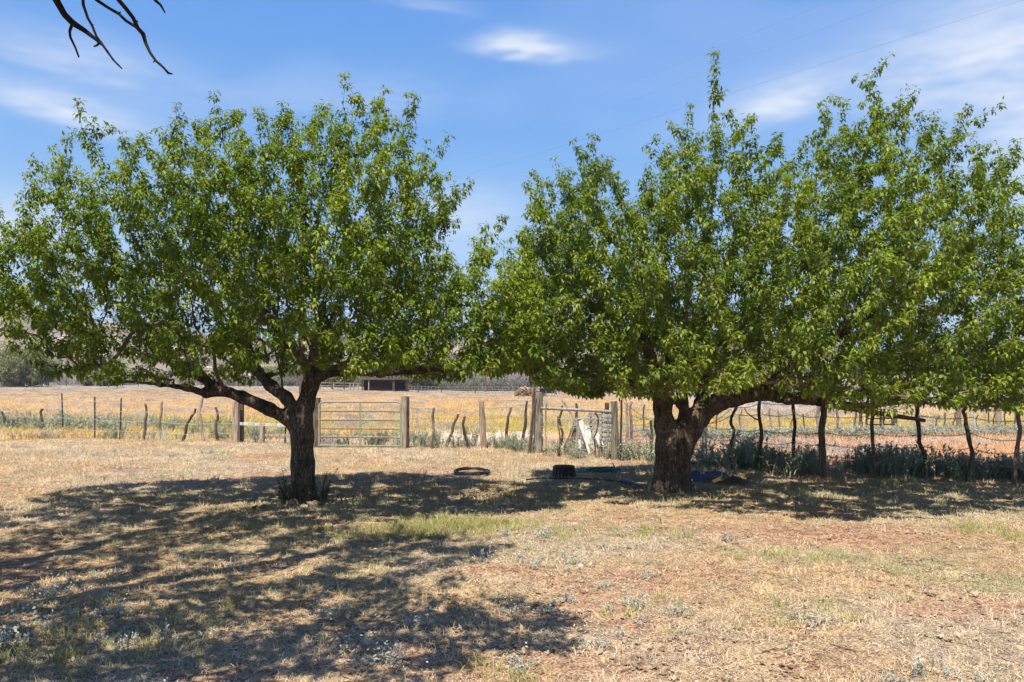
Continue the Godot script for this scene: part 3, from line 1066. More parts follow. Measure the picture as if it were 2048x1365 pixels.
# the tree over the photographer: its shade lies on the yard, and dead twigs hang into view
func shade_tree() -> void:
	var base := on(-6.2, 2.6)
	var o := thing("shade_tree", "tall shade tree whose dead twigs hang in from the top left", "tree", base)
	var b := func(x: float, y: float, d: float) -> Vector3: return Vector3(x, y, -d)
	var trunk := [[b.call(-6.2, -0.1, 2.6), b.call(-6.15, 1.2, 2.7), b.call(-6.0, 2.6, 2.9), b.call(-5.8, 3.8, 3.1)], [0.36, 0.29, 0.26, 0.24]]
	var l1 := [[b.call(-5.8, 3.8, 3.1), b.call(-5.0, 4.8, 3.5), b.call(-4.0, 5.7, 4.2), b.call(-2.9, 6.5, 5.2), b.call(-2.0, 7.0, 6.2)], [0.17, 0.15, 0.12, 0.09, 0.05]]
	var l2 := [[b.call(-5.8, 3.8, 3.1), b.call(-5.9, 5.2, 3.7), b.call(-5.6, 6.4, 4.8), b.call(-5.2, 7.3, 6.2), b.call(-4.8, 8.0, 7.4)], [0.17, 0.15, 0.12, 0.09, 0.05]]
	var l3 := [[b.call(-5.8, 3.8, 3.1), b.call(-6.8, 5.2, 3.4), b.call(-7.6, 6.3, 4.4), b.call(-8.2, 7.2, 5.6)], [0.16, 0.14, 0.10, 0.06]]
	var l4 := [[b.call(-5.5, 4.2, 3.2), b.call(-4.8, 5.0, 2.4), b.call(-3.6, 5.6, 1.6), b.call(-2.0, 6.0, 1.2)], [0.14, 0.12, 0.09, 0.05]]
	var l5 := [[b.call(-5.0, 4.8, 3.5), b.call(-4.2, 5.2, 3.8), b.call(-3.3, 5.1, 4.2), b.call(-2.75, 4.6, 4.45)], [0.06, 0.05, 0.035, 0.022]]
	var g := Grown.new()
	var nt := g.limb(trunk[0], trunk[1])
	for l in [l1, l2, l3, l4]:
		g.limb(l[0].slice(1), l[1].slice(1), nt)
	var r := RandomNumberGenerator.new()
	r.seed = 33
	var pts := []
	var tries := 0
	while pts.size() < 3200 and tries < 120000:
		tries += 1
		var x := r.randf_range(-9.0, -0.2)
		var d := r.randf_range(-0.6, 7.9)
		var low := maxf(4.6, 2.35 + 0.479 * maxf(d, 0.0) + 0.35)
		var edge := shade_edge(d)
		if x > edge:
			continue
		var y := low + r.randf() * r.randf() * 2.4
		var p := Vector3(x, y, -d)
		if n_mid.get_noise_3d(x * 1.2, y * 0.4, d * 0.8) < -0.36 + r.randf_range(-0.12, 0.12):
			continue
		pts.append(p)
	var hub := Vector3(-5.6, 4.5, -3.3)
	pts.sort_custom(func(a, c): return a.distance_squared_to(hub) < c.distance_squared_to(hub))
	for p in pts:
		g.reach(p, 0.3, 0.03, r, 0.2)
	build_tree(o, g, bones_of([trunk, l1, l2, l3, l4, l5]), {
		"tip": 0.0036, "cell": 0.04, "blend": 0.12, "knobs": 0.02, "bark": M.bark_trunk, "bark_fine": M.bark_fine, "branch_from": 0.03, "seed": 44, "leaf_below": 0.02, "tuft": 0.06, "skip": 0.15,
		"lean": Vector3(0.1, -0.1, 0.0), "leaf_size": 0.165, "stalk": 0.06, "dark": Color(0.06, 0.11, 0.016), "light": Color(0.12, 0.18, 0.022), "leaves": leaves, "leaf_mat": M.leaf})
	# dead twigs
	var dd := 4.5
	var tw := [
		[[[60, -120], [112, 0], [128, 28], [145, 45], [168, 60], [190, 78], [203, 89]], [26, 14, 13, 12, 10, 8, 7]],
		[[[145, 45], [139, 62], [140, 74], [150, 95], [157, 114]], [6, 5.5, 5, 4, 3.5]],
		[[[160, -60], [166, 10], [175, 36], [184, 52], [192, 72], [203, 89]], [8, 6, 5.5, 5, 5, 6]],
		[[[200, 84], [212, 100], [226, 120], [237, 131], [243, 137]], [6, 4.5, 4, 4, 2.5]],
		[[[199, 84], [194, 90], [187, 93]], [6, 5, 3]],
		[[[150, -50], [192, 0], [215, 15], [236, 27], [252, 42], [275, 56]], [10, 7, 6.5, 6.5, 6, 7]],
		[[[200, -70], [237, 0], [252, 18], [266, 36], [275, 56], [286, 68], [291, 86], [300, 106], [311, 122], [326, 135], [336, 146], [344, 148]], [11, 8, 7.5, 7, 8, 9, 6.5, 6, 5, 4.5, 4.5, 2.5]],
		[[[270, -70], [300, -10], [312, 2], [321, 10], [330, 26]], [8, 7, 6, 5, 2.5]],
		[[[284, 66], [290, 73]], [6, 4]], [[[235, 27], [241, 24]], [4, 2.5]], [[[310, 120], [306, 125]], [4, 2.5]], [[[266, 40], [275, 43]], [4, 3]], [[[182, 50], [186, 49]], [4, 2.5]],
	]
	for k in tw.size():
		var p := PackedVector3Array()
		var rad := PackedFloat32Array()
		for i in tw[k][0].size():
			var q: Array = tw[k][0][i]
			p.append(at(q[0], q[1], dd + 0.25 * sin(k * 1.7) * (1.0 if k < 8 else 0.0) * absf(q[1] - 80) / 80.0) - base)
			rad.append(tw[k][1][i] * 0.5 * dd / F)
		var mesh := tube_mesh(p, rad, 7, 0.18)
		var w := part("dead_twig", mesh, M.bark_dead, o)
		if k == 0:
			w.set_meta("label", "thickest dead twig, forking low")
	# the dead limb that carries them
	for q in [[at(60, -120, dd), 0.03], [at(160, -60, dd), 0.02], [at(150, -50, dd), 0.02], [at(200, -70, dd), 0.02], [at(270, -70, dd), 0.02]]:
		var from := Vector3(-2.75, 4.6, -4.45)
		part("dead_twig", tube_mesh(PackedVector3Array([from - base, (from + q[0]) * 0.5 - base + Vector3(0, 0.06, 0), q[0] - base]), PackedFloat32Array([q[1], q[1] * 0.8, q[1] * 0.6]), 7, 0.1), M.bark_dead, o)

func shade_edge(d: float) -> float:          # right edge of its crown
	return lookup([[-2.0, -1.8], [2.0, -1.15], [2.5, -0.9], [3.0, -0.3], [3.6, -0.25], [4.1, -1.05], [4.8, -1.2], [5.4, -0.8], [5.9, -0.85], [6.6, -2.0], [7.4, -3.4], [7.9, -5.0]], d) + 0.25 * n_mid.get_noise_2d(d * 1.3, 4.0)

# ---------------------------------------------------------------- fences
# a weathered stick: pixel of foot and top, distance, width in pixels at foot and top
func stake(o: Node3D, called: String, foot_px: Vector2, top_px: Vector2, d: float, w0: float, w1: float, m: Material, sd: float, wob := 0.06, label := "", sides := 8) -> MeshInstance3D:
	var a := at(foot_px.x, foot_px.y, d)
	a.y = height(a.x, d) - 0.12
	var b := at(top_px.x, top_px.y, d)
	b.z += (top_px.x - foot_px.x) / F * d * 0.15 * sin(sd)
	var l := a.distance_to(b)
	var n := clampi(int(l / 0.11), 4, 16)
	var pts := bend(a - o.position, b - o.position, n, wob, sd)
	var rad := PackedFloat32Array()
	for i in n + 1:
		var t := float(i) / n
		var knot := 1.0 + 0.16 * n_fine.get_noise_2d(sd * 9.0, t * l * 1.5)
		rad.append(lerpf(w0, w1, t) * 0.5 * d / F * knot)
	var k := 0.9 + 0.25 * sin(sd * 12.3)
	var p := part(called, tube_mesh(pts, rad, sides, 0.10, Color(k, k * 0.98, k * 0.95)), m, o)
	if label:
		p.set_meta("label", label)
	return p

func wire_run(o: Node3D, pts: Array, sag: float, r := 0.0042, m: Material = null, barbs := false) -> void:
	var p := PackedVector3Array()
	for i in pts.size() - 1:
		var a: Vector3 = pts[i]
		var b: Vector3 = pts[i + 1]
		for k in 6:
			var t := k / 6.0
			p.append(a.lerp(b, t) - Vector3(0, sag * 4.0 * t * (1.0 - t) * (0.4 + 0.8 * absf(sin(i * 3.1 + a.y * 9.0))), 0) - o.position)
	p.append(pts[pts.size() - 1] - o.position)
	var st := open_st()
	tube(st, p, even(p.size(), r), 4, 0.0, Color.WHITE, false)
	if barbs:
		for i in p.size() - 1:
			for k in 3:
				var q := p[i].lerp(p[i + 1], (k + 0.5) / 3.0)
				tube(st, PackedVector3Array([q - Vector3(0.012, 0.018, 0), q + Vector3(0.012, 0.018, 0)]), even(2, r * 0.8), 3, 0.0, Color.WHITE, false)
	part("wire", st.commit(), m if m else M.wire, o)

# wires nailed along posts: each post is [foot px, foot py, top px, top py, d]
func strands(o: Node3D, posts: Array, shares: Array, sag: float, r := 0.0042, m: Material = null, barbs := false) -> void:
	for s in shares:
		var line := []
		for q in posts:
			var a := at(q[0], q[1], q[4])
			var b := at(q[2], q[3], q[4])
			a.y = height(a.x, q[4])
			var h: float = 1.15 * s
			var t := clampf(h / maxf(b.y - a.y, 0.3), 0.0, 1.0)
			line.append(a.lerp(b, t) + Vector3(0, 0.02 * sin(q[0] * s), 0.04))
		wire_run(o, line, sag, r, m, barbs)

func fences() -> void:
	# left run of wire fence
	var o := thing("wire_fence", "wire fence of steel and crooked stick posts at the left of the yard", "fence", Vector3(at(220, 0, 25).x, 0, -25.5))
	var L := [[7, 866, 9, 824, 30.5], [85, 866, 83, 818, 29.0], [126, 872, 123, 787, 27.6], [189, 879, 189, 794, 25.3], [239, 881, 242, 797, 24.9], [288, 883, 291, 808, 24.4], [322, 882, 322, 803, 24.3], [361, 880, 386, 818, 24.2], [409, 884, 399, 795, 24.0], [436, 881, 431, 815, 24.1]]
	for i in L.size():
		var q: Array = L[i]
		var steel := i in [2, 3, 4]
		if steel:
			steel_post(o, q)
		else:
			stake(o, "stick_post", Vector2(q[0], q[1]), Vector2(q[2], q[3]), q[4], 7.0 if i != 1 else 6.0, 4.5, M.wood_dark if i in [0, 1, 5, 7, 9] else M.wood, i * 1.7 + 0.3, 0.10)
	strands(o, [[-180, 862, -180, 815, 32.0]] + L + [[470, 886, 470, 806, 23.4]], [0.22, 0.5, 0.76, 1.0], 0.02, 0.005, M.wire_bright)
	var brace := PackedVector3Array([at(0, 818, 30.5), at(24, 840, 30.2), at(45, 862, 30.0)])
	for i in 3:
		brace[i] -= o.position
	part("brace_pole", tube_mesh(brace, PackedFloat32Array([0.035, 0.04, 0.03]), 7, 0.1), M.wood_grey, o)
	# posts and rails left of the gate
	o = thing("post_and_rail", "paired weathered posts with low white rail beside the tube gate", "fence", Vector3(at(475, 0, 23.3).x, 0, -23.3))
	board_post(o, 472, 888, 803, 23.3, 12.0, M.wood, "", 0.0)
	board_post(o, 483, 887, 800, 23.5, 7.0, M.wood_dark, "darker second board of the pair", 0.0)
	board_post(o, 524, 889, 847, 23.0, 9.0, M.wood, "short post in the middle", 0.0)
	part("rail", board_mesh(at(480, 848, 23.1) - o.position, at(575, 852, 22.8) - o.position, 0.085, 0.05, Vector3(0, 0, 1)), M.paint_white, o).set_meta("label", "white top rail")
	part("rail", board_mesh(at(530, 871, 22.9) - o.position, at(600, 872, 22.7) - o.position, 0.075, 0.04, Vector3(0, 0, 1)), M.wood, o)
	stake(o, "steel_rod", Vector2(570, 888), Vector2(571, 800), 22.9, 3.5, 3.0, M.steel_dark, 2.2, 0.02)
	wire_run(o, [at(476, 820, 23.2), at(500, 816, 23.2), at(560, 826, 22.9)], 0.02, 0.004)
	# gate
	tube_gate()
	o = thing("gate_post", "square wooden post behind the left tree trunk, hinge side of the gate", "post", Vector3(at(634, 0, 21.9).x, 0, -21.9))
	board_post(o, 634, 896, 796, 22.0, 11.0, M.wood_dark, "", 0.0)
	o = thing("gate_post", "pale split wooden post at the latch end of the tube gate", "post", Vector3(at(811, 0, 21.6).x, 0, -21.6))
	board_post(o, 808, 898, 793, 21.6, 11.0, M.wood, "", 0.0)
	board_post(o, 815.5, 898, 794, 21.7, 4.5, M.wood_dark, "dark split edge", 0.0)
	# middle run
	o = thing("wire_fence", "wire fence of leaning sticks between the tube gate and the thick post", "fence", Vector3(at(930, 0, 21.5).x, 0, -21.5))
	var C := [[864, 896, 867, 817, 21.6], [890, 890, 913, 829, 22.4], [938, 897, 926, 834, 21.6], [1014, 894, 1016, 816, 21.8], [1044, 889, 1054, 803, 22.2], [1060, 905, 1069, 775, 20.0]]
	for i in C.size():
		var q: Array = C[i]
		stake(o, "stick_post", Vector2(q[0], q[1]), Vector2(q[2], q[3]), q[4], 7.5, 4.5, M.wood if i in [0, 5] else M.wood_dark, i * 2.3 + 5.0, 0.09)
	var tp := stake(o, "thick_post", Vector2(967, 897), Vector2(963, 803), 21.5, 13.5, 11.0, M.wood, 3.3, 0.01, "thick round brown post", 12)
	tp.set_meta("label", "thick round brown post")
	strands(o, [[815, 897, 812, 795, 21.5]] + [C[0], C[2]] + [[966, 897, 963, 803, 21.5], C[3], C[4], [1072, 906, 1078, 790, 19.8]], [0.42, 0.72, 0.95], 0.03, 0.0042, M.wire)
	# wire gate between the thick post and the post by the right tree
	o = thing("pole_gate", "thick round post and old wire gate with a bare pole across its top", "gate", Vector3(at(1155, 0, 19.2).x, 0, -19.2))
	stake(o, "thick_post", Vector2(1076, 910), Vector2(1077, 785), 19.8, 20.0, 17.5, M.wood_grey, 1.3, 0.01, "thickest round grey post", 14)
	stake(o, "stick_post", Vector2(1058, 908), Vector2(1069, 776), 19.6, 6.0, 4.5, M.wood_dark, 8.3, 0.03)
	stake(o, "thick_post", Vector2(1231, 921), Vector2(1228, 803), 18.3, 16.0, 13.0, M.wood_grey, 2.9, 0.02, "knotty brown post at the far end", 12)
	stake(o, "steel_post", Vector2(1241, 921), Vector2(1243, 800), 18.2, 4.5, 4.0, M.steel_dark, 4.4, 0.01, "", 6)
	var pole := bend(at(1083, 817, 19.7) - o.position, at(1226, 824, 18.5) - o.position, 10, 0.03, 6.0)
	part("pole", tube_mesh(pole, even(11, 0.036), 9, 0.08), M.wood_grey, o)
	for h in [[834, 836], [853, 856], [872, 876]]:
		wire_run(o, [at(1083, h[0], 19.7), at(1120, h[0] + 3, 19.4), at(1160, h[1] - 1, 19.0), at(1226, h[1], 18.4)], 0.02, 0.004, M.wire_bright)
	stake(o, "stay", Vector2(1092, 905), Vector2(1092, 806), 19.5, 3.5, 3.0, M.wood, 6.1, 0.04, "", 6)
	stake(o, "stay", Vector2(1118, 902), Vector2(1119, 832), 19.3, 3.0, 3.0, M.wood_dark, 7.7, 0.06, "", 6)
	stake(o, "stay", Vector2(1190, 905), Vector2(1191, 826), 18.8, 3.5, 4.0, M.wood_dark, 9.9, 0.12, "", 6)
	# leaning timber behind the gate
	o = thing("timber_lean_to", "leaning white boards and grey timbers stacked against a dark post", "timber stack", Vector3(at(1165, 0, 20.3).x, 0, -20.3))
	stake(o, "dark_post", Vector2(1146, 893), Vector2(1153, 808), 20.8, 9.0, 5.0, M.wood_dark, 1.9, 0.12)
	stake(o, "dark_post", Vector2(1120, 893), Vector2(1126, 812), 20.6, 5.0, 4.0, M.wood_dark, 3.9, 0.14)
	for q in [[1156, 838, 1161, 882, 0.14, 20.0, 20.2], [1161, 842, 1182, 900, 0.13, 19.9, 19.6], [1173, 852, 1187, 896, 0.13, 20.1, 19.8], [1193, 868, 1209, 897, 0.13, 20.2, 19.7], [1159, 880, 1161, 906, 0.07, 19.7, 19.5]]:
		var a := at(q[0], q[1], q[5])
		var b := at(q[2], q[3], q[6])
		b.y = 0.02
		part("white_board", board_mesh(a - o.position, b - o.position, q[4], 0.025, Vector3(0.15, 0.3, 1)), M.paint_white, o)
	for q in [[1152, 838, 1130, 896, 0.05], [1150, 862, 1136, 902, 0.09], [1160, 866, 1176, 900, 0.04], [1170, 868, 1196, 905, 0.035], [1178, 866, 1204, 902, 0.035], [1158, 880, 1180, 905, 0.035]]:
		var a := at(q[0], q[1], 20.3)
		var b := at(q[2], q[3], 20.0)
		part("grey_board", board_mesh(a - o.position, b - o.position, q[4], 0.03, Vector3(0.1, 0.2, 1)), M.wood_dark, o)
	part("plank", board_mesh(at(1124, 800, 20.4) - o.position, at(1143, 828, 20.3) - o.position, 0.06, 0.03, Vector3(0, 0.2, 1)), M.wood_grey, o)
	part("plank", board_mesh(at(1141, 822, 20.3) - o.position, at(1150, 850, 20.2) - o.position, 0.04, 0.04, Vector3(0, 0.2, 1)), M.wood_grey, o)
	var curl := PackedVector3Array([at(1105, 838, 20), at(1113, 850, 20), at(1125, 856, 20), at(1142, 854, 19.9), at(1160, 846, 19.9), at(1176, 826, 19.9)])
	for i in curl.size():
		curl[i] -= o.position
	part("loose_wire", tube_mesh(curl, even(6, 0.007), 5), M.wire_bright, o)
	# slatted panel
	o = thing("slatted_panel", "grey slatted wooden panel of six boards between two posts", "panel", Vector3(at(1200, 0, 21.5).x, 0, -21.5))
	for k in 6:
		var y0 := 832.0 + k * 9.6
		part("slat", board_mesh(at(1177, y0 - 2, 21.6) - o.position, at(1224, y0 + 1.0, 21.3) - o.position, 0.088, 0.022, Vector3(0.05, 0, 1), Color(1.05, 1.05, 1.08) * (0.9 + 0.12 * sin(k * 5.0))), M.wood_flat, o)
	for q in [[1182, 21.66], [1205, 21.5], [1221, 21.4]]:
		stake(o, "batten", Vector2(q[0], 893), Vector2(q[0], 826), q[1] + 0.06, 4.0, 4.0, M.wood_dark, q[0], 0.0, "", 6)
	stake(o, "dark_post", Vector2(1214, 890), Vector2(1214, 806), 22.1, 11.0, 9.0, M.wood_dark, 6.6, 0.02)
	# right run, in the shade
	o = thing("wire_fence", "barbed wire fence on crooked dark posts behind the right tree", "fence", Vector3(at(1650, 0, 15.2).x, 0, -15.2))
	var R := [[1302, 924, 1306, 842, 18.2], [1407, 936, 1412, 848, 17.4], [1462, 936, 1466, 815, 16.5], [1522, 948, 1521, 795, 15.6], [1585, 940, 1590, 795, 15.5], [1645, 958, 1646, 805, 14.7], [1745, 962, 1745, 795, 14.6], [1849, 960, 1838, 800, 14.6], [1940, 972, 1942, 812, 13.8], [2031, 988, 2036, 816, 12.7], [2150, 996, 2152, 815, 12.4]]
	for i in R.size():
		var q: Array = R[i]
		var w: float = [6, 13, 7, 8, 8, 15, 8, 9, 9, 9, 9][i]
		stake(o, "crooked_post", Vector2(q[0], q[1]), Vector2(q[2], q[3]), q[4], w, w * 0.85, M.wood_grey if i == 1 else M.wood_dark, i * 3.7 + 1.0, 0.17 if i in [2, 7, 8] else 0.07)
	strands(o, [[1240, 920, 1243, 800, 18.2]] + R, [0.34, 0.52, 0.72, 0.98, 1.2], 0.05, 0.0045, M.wire, true)
	var cut := PackedVector3Array([at(1522, 842, 15.6), at(1510, 838, 15.6), at(1494, 826, 15.7), at(1488, 815, 15.7)])
	for i in cut.size():
		cut[i] -= o.position
	part("side_stub", tube_mesh(cut, PackedFloat32Array([0.016, 0.014, 0.010, 0.006]), 6, 0.1), M.wood_dark, o)
	# rail wedged into it
	o = thing("loose_rail", "dark weathered rail slanting down across the right fence posts", "rail", Vector3(at(1760, 0, 14.4).x, at(0, 820, 14.4).y, -14.4))
	var rail := bend(at(1668, 812, 14.45) - o.position, at(1851, 842, 14.35) - o.position, 8, 0.02, 4.0)
	part("rail", tube_mesh(rail, PackedFloat32Array([0.05, 0.052, 0.05, 0.048, 0.045, 0.042, 0.04, 0.036, 0.03]), 6, 0.12), M.wood_dark, o)
	part("rail", tube_mesh(bend(at(1700, 815, 14.5) - o.position, at(1741, 826, 14.4) - o.position, 4, 0.01, 4.0), PackedFloat32Array([0.03, 0.035, 0.04, 0.04, 0.035]), 6, 0.1), M.wood_dark, o)
	# second fence behind
	o = thing("stick_fence", "second fence of many thin slanting sticks in the meadow at right", "fence", Vector3(at(1850, 0, 27).x, 0, -27.0))
	var S := [[1252, 900, 1256, 806, 22.5, 6, 1], [1262, 899, 1263, 804, 22.8, 7, 2], [1285, 872, 1290, 810, 24.5, 4, 0], [1425, 880, 1438, 825, 25, 4, 0], [1480, 868, 1481, 820, 26, 4, 1], [1540, 872, 1541, 818, 26, 5, 1], [1557, 868, 1560, 822, 26.2, 4, 1], [1580, 880, 1583, 838, 26, 3, 0], [1610, 866, 1610, 828, 27, 3, 0], [1637, 870, 1637, 812, 26, 9, 1], [1674, 868, 1675, 815, 26.5, 5, 1], [1708, 866, 1712, 812, 26.8, 4, 0], [1866, 862, 1878, 832, 28.5, 3, 0], [1884, 860, 1892, 826, 28.5, 3, 0], [1902, 862, 1912, 825, 28.5, 3, 0], [1924, 862, 1932, 825, 28.4, 3, 0], [1948, 866, 1957, 830, 28, 3, 0], [1972, 852, 1980, 826, 29, 3, 0], [1984, 852, 1990, 822, 29, 3, 0], [2007, 850, 2014, 808, 29, 3, 0], [2026, 866, 2034, 806, 28, 3, 0], [2060, 866, 2068, 806, 28, 3, 0]]
	for i in S.size():
		var q: Array = S[i]
		stake(o, "stick_post", Vector2(q[0], q[1]), Vector2(q[2], q[3]), q[4], q[5], q[5] * 0.8, [M.wood_dark, M.wood_grey, M.wood][q[6]], i * 1.3 + 0.7, 0.08, "", 6)
	for q in [[1838, 868, 1836, 832, 27.5, 9], [1919, 868, 1918, 815, 27.5, 10], [1998, 862, 1996, 806, 28.0, 11], [1790, 862, 1789, 822, 27.6, 12]]:
		stake(o, "barked_post", Vector2(q[0], q[1]), Vector2(q[2], q[3]), q[4], q[5], q[5] * 0.9, M.wood_dark if q[0] == 1790 else M.wood, q[0] * 0.1, 0.03, "", 9)
	stake(o, "white_pole", Vector2(1952, 872), Vector2(1948, 806), 27.0, 3.6, 3.4, M.pipe_white, 1.0, 0.0, "white painted pole", 8)
	strands(o, [S[9], S[10], S[11], [1790, 862, 1789, 822, 27.6], [1838, 868, 1836, 832, 27.5], S[12], S[14], [1919, 868, 1918, 815, 27.5], S[18], [1998, 862, 1996, 806, 28.0], S[20], S[21]], [0.4, 0.75, 1.05], 0.02, 0.006, M.wire)
	strands(o, [S[0], S[1], S[2], S[3], S[4], S[5], S[7], S[8], S[9]], [0.3, 0.6, 0.85], 0.03, 0.006, M.wire)
	o = thing("pipe_gate", "small dark rail gate hung in the stick fence behind the right tree", "gate", Vector3(at(1762, 0, 27.4).x, 0, -27.4))
	for x in [1732, 1760, 1766]:
		stake(o, "upright", Vector2(x, 864), Vector2(x + 3, 818), 27.4, 4.0, 4.0, M.steel_dark, x * 0.7, 0.02, "", 6)
	for y in [838, 850, 862]:
		part("bar", tube_mesh(PackedVector3Array([at(1732, y, 27.4) - o.position, at(1790, y - 1.0, 27.4) - o.position]), even(2, 0.025), 6), M.steel_dark, o)
	o = thing("banded_post", "brown post with a rusty red band beside the small rail gate", "post", Vector3(at(1721, 0, 27.3).x, 0, -27.3))
	stake(o, "post", Vector2(1720, 862), Vector2(1723, 812), 27.3, 7.0, 6.0, M.wood_dark, 2.0, 0.02)
	stake(o, "band", Vector2(1720, 848), Vector2(1722, 844), 27.3, 8.0, 8.0, M.gate_rust, 2.0, 0.0).visible = true

func steel_post(o: Node3D, q: Array) -> void:
	var a := at(q[0], q[1], q[4])
	a.y = height(a.x, q[4]) - 0.1
	var b := at(q[2], q[3], q[4])
	var st := open_st()
	board(st, a - o.position, b - o.position, 0.045, 0.012, Vector3(0, 0, 1))
	board(st, a - o.position - Vector3(0, 0, 0.018), b - o.position - Vector3(0, 0, 0.018), 0.014, 0.028, Vector3(0, 0, 1))
	var n := int(a.distance_to(b) / 0.09)
	for k in n:
		var p := a.lerp(b, (k + 0.5) / n) - o.position + Vector3(0, 0, 0.009)
		board(st, p - Vector3(0, 0.012, 0), p + Vector3(0, 0.012, 0), 0.02, 0.012, Vector3(0, 0, 1))
	part("steel_post", st.commit(), M.steel_dark, o)

func board_post(o: Node3D, px: float, foot_py: float, top_py: float, d: float, w: float, m: Material, label := "", _tilt := 0.0) -> void:
	var a := at(px, foot_py, d)
	a.y = height(a.x, d) - 0.15
	var b := at(px + 0.5, top_py, d)
	var p := part("post", board_mesh(a - o.position, b - o.position, w * d / F, minf(w, 9.0) * d / F, Vector3(-0.25, 0, 1)), m, o)
	if label:
		p.set_meta("label", label)

func tube_gate() -> void:
	var a := at(638, 0, 21.85)
	var b := at(804, 0, 21.6)
	var o := thing("tube_gate", "rusty green steel tube gate with five bars beside the left trunk", "gate", Vector3((a.x + b.x) / 2, 0, (a.z + b.z) / 2))
	var X := (b - a)
	X.y = 0
	var wide := X.length()
	X = X.normalized()
	var left := Vector3(a.x, 0, a.z) - o.position
	var g := func(u: float, h: float) -> Vector3: return left + X * u + Vector3(0, h, 0)
	var top := 1.235
	var low := 0.02
	var r := 0.15
	# frame: up the left, over the rounded shoulders, down the right
	var fr := PackedVector3Array()
	fr.append(g.call(0, low)); fr.append(g.call(0, top - r))
	for k in range(1, 7):
		var t := k / 6.0 * PI / 2
		fr.append(g.call(r - r * cos(t), top - r + r * sin(t)))
	for k in range(0, 7):
		var t := k / 6.0 * PI / 2
		fr.append(g.call(wide - r + r * sin(t), top - r + r * cos(t)))
	fr.append(g.call(wide, low))
	part("frame", tube_mesh(fr, even(fr.size(), 0.026), 10), M.gate_pale, o)
	for k in 5:
		var h: float = [0.05, 0.28, 0.51, 0.74, 0.98][k]
		var st := open_st()
		tube(st, PackedVector3Array([g.call(0.02, h), g.call(wide - 0.02, h)]), even(2, 0.022), 8)
		part("bar", st.commit(), M.gate_rust if k else M.gate_green, o)
		for e in [[wide * 0.90, wide - 0.03], [wide * 0.54, wide * 0.62]]:
			if k:
				part("green_band", tube_mesh(PackedVector3Array([g.call(e[0], h), g.call(e[1] + 0.08 * sin(k * 3.0), h)]), even(2, 0.0235), 8), M.gate_green, o)
	for u in [wide * 0.5, wide * 0.985]:
		var p: Vector3 = g.call(u, low + 0.02)
		var q: Vector3 = g.call(u, top - 0.02)
		part("upright", board_mesh(p + Vector3(0, 0, 0.03), q + Vector3(0, 0, 0.03), 0.045, 0.014, Vector3(0, 0, 1)), M.gate_green, o)
	part("latch", board_mesh(g.call(wide - 0.02, 0.87) + Vector3(0, 0, 0.03), g.call(wide + 0.12, 0.9) + Vector3(0, 0, 0.03), 0.03, 0.012, Vector3(0, 0, 1)), M.steel_dark, o)

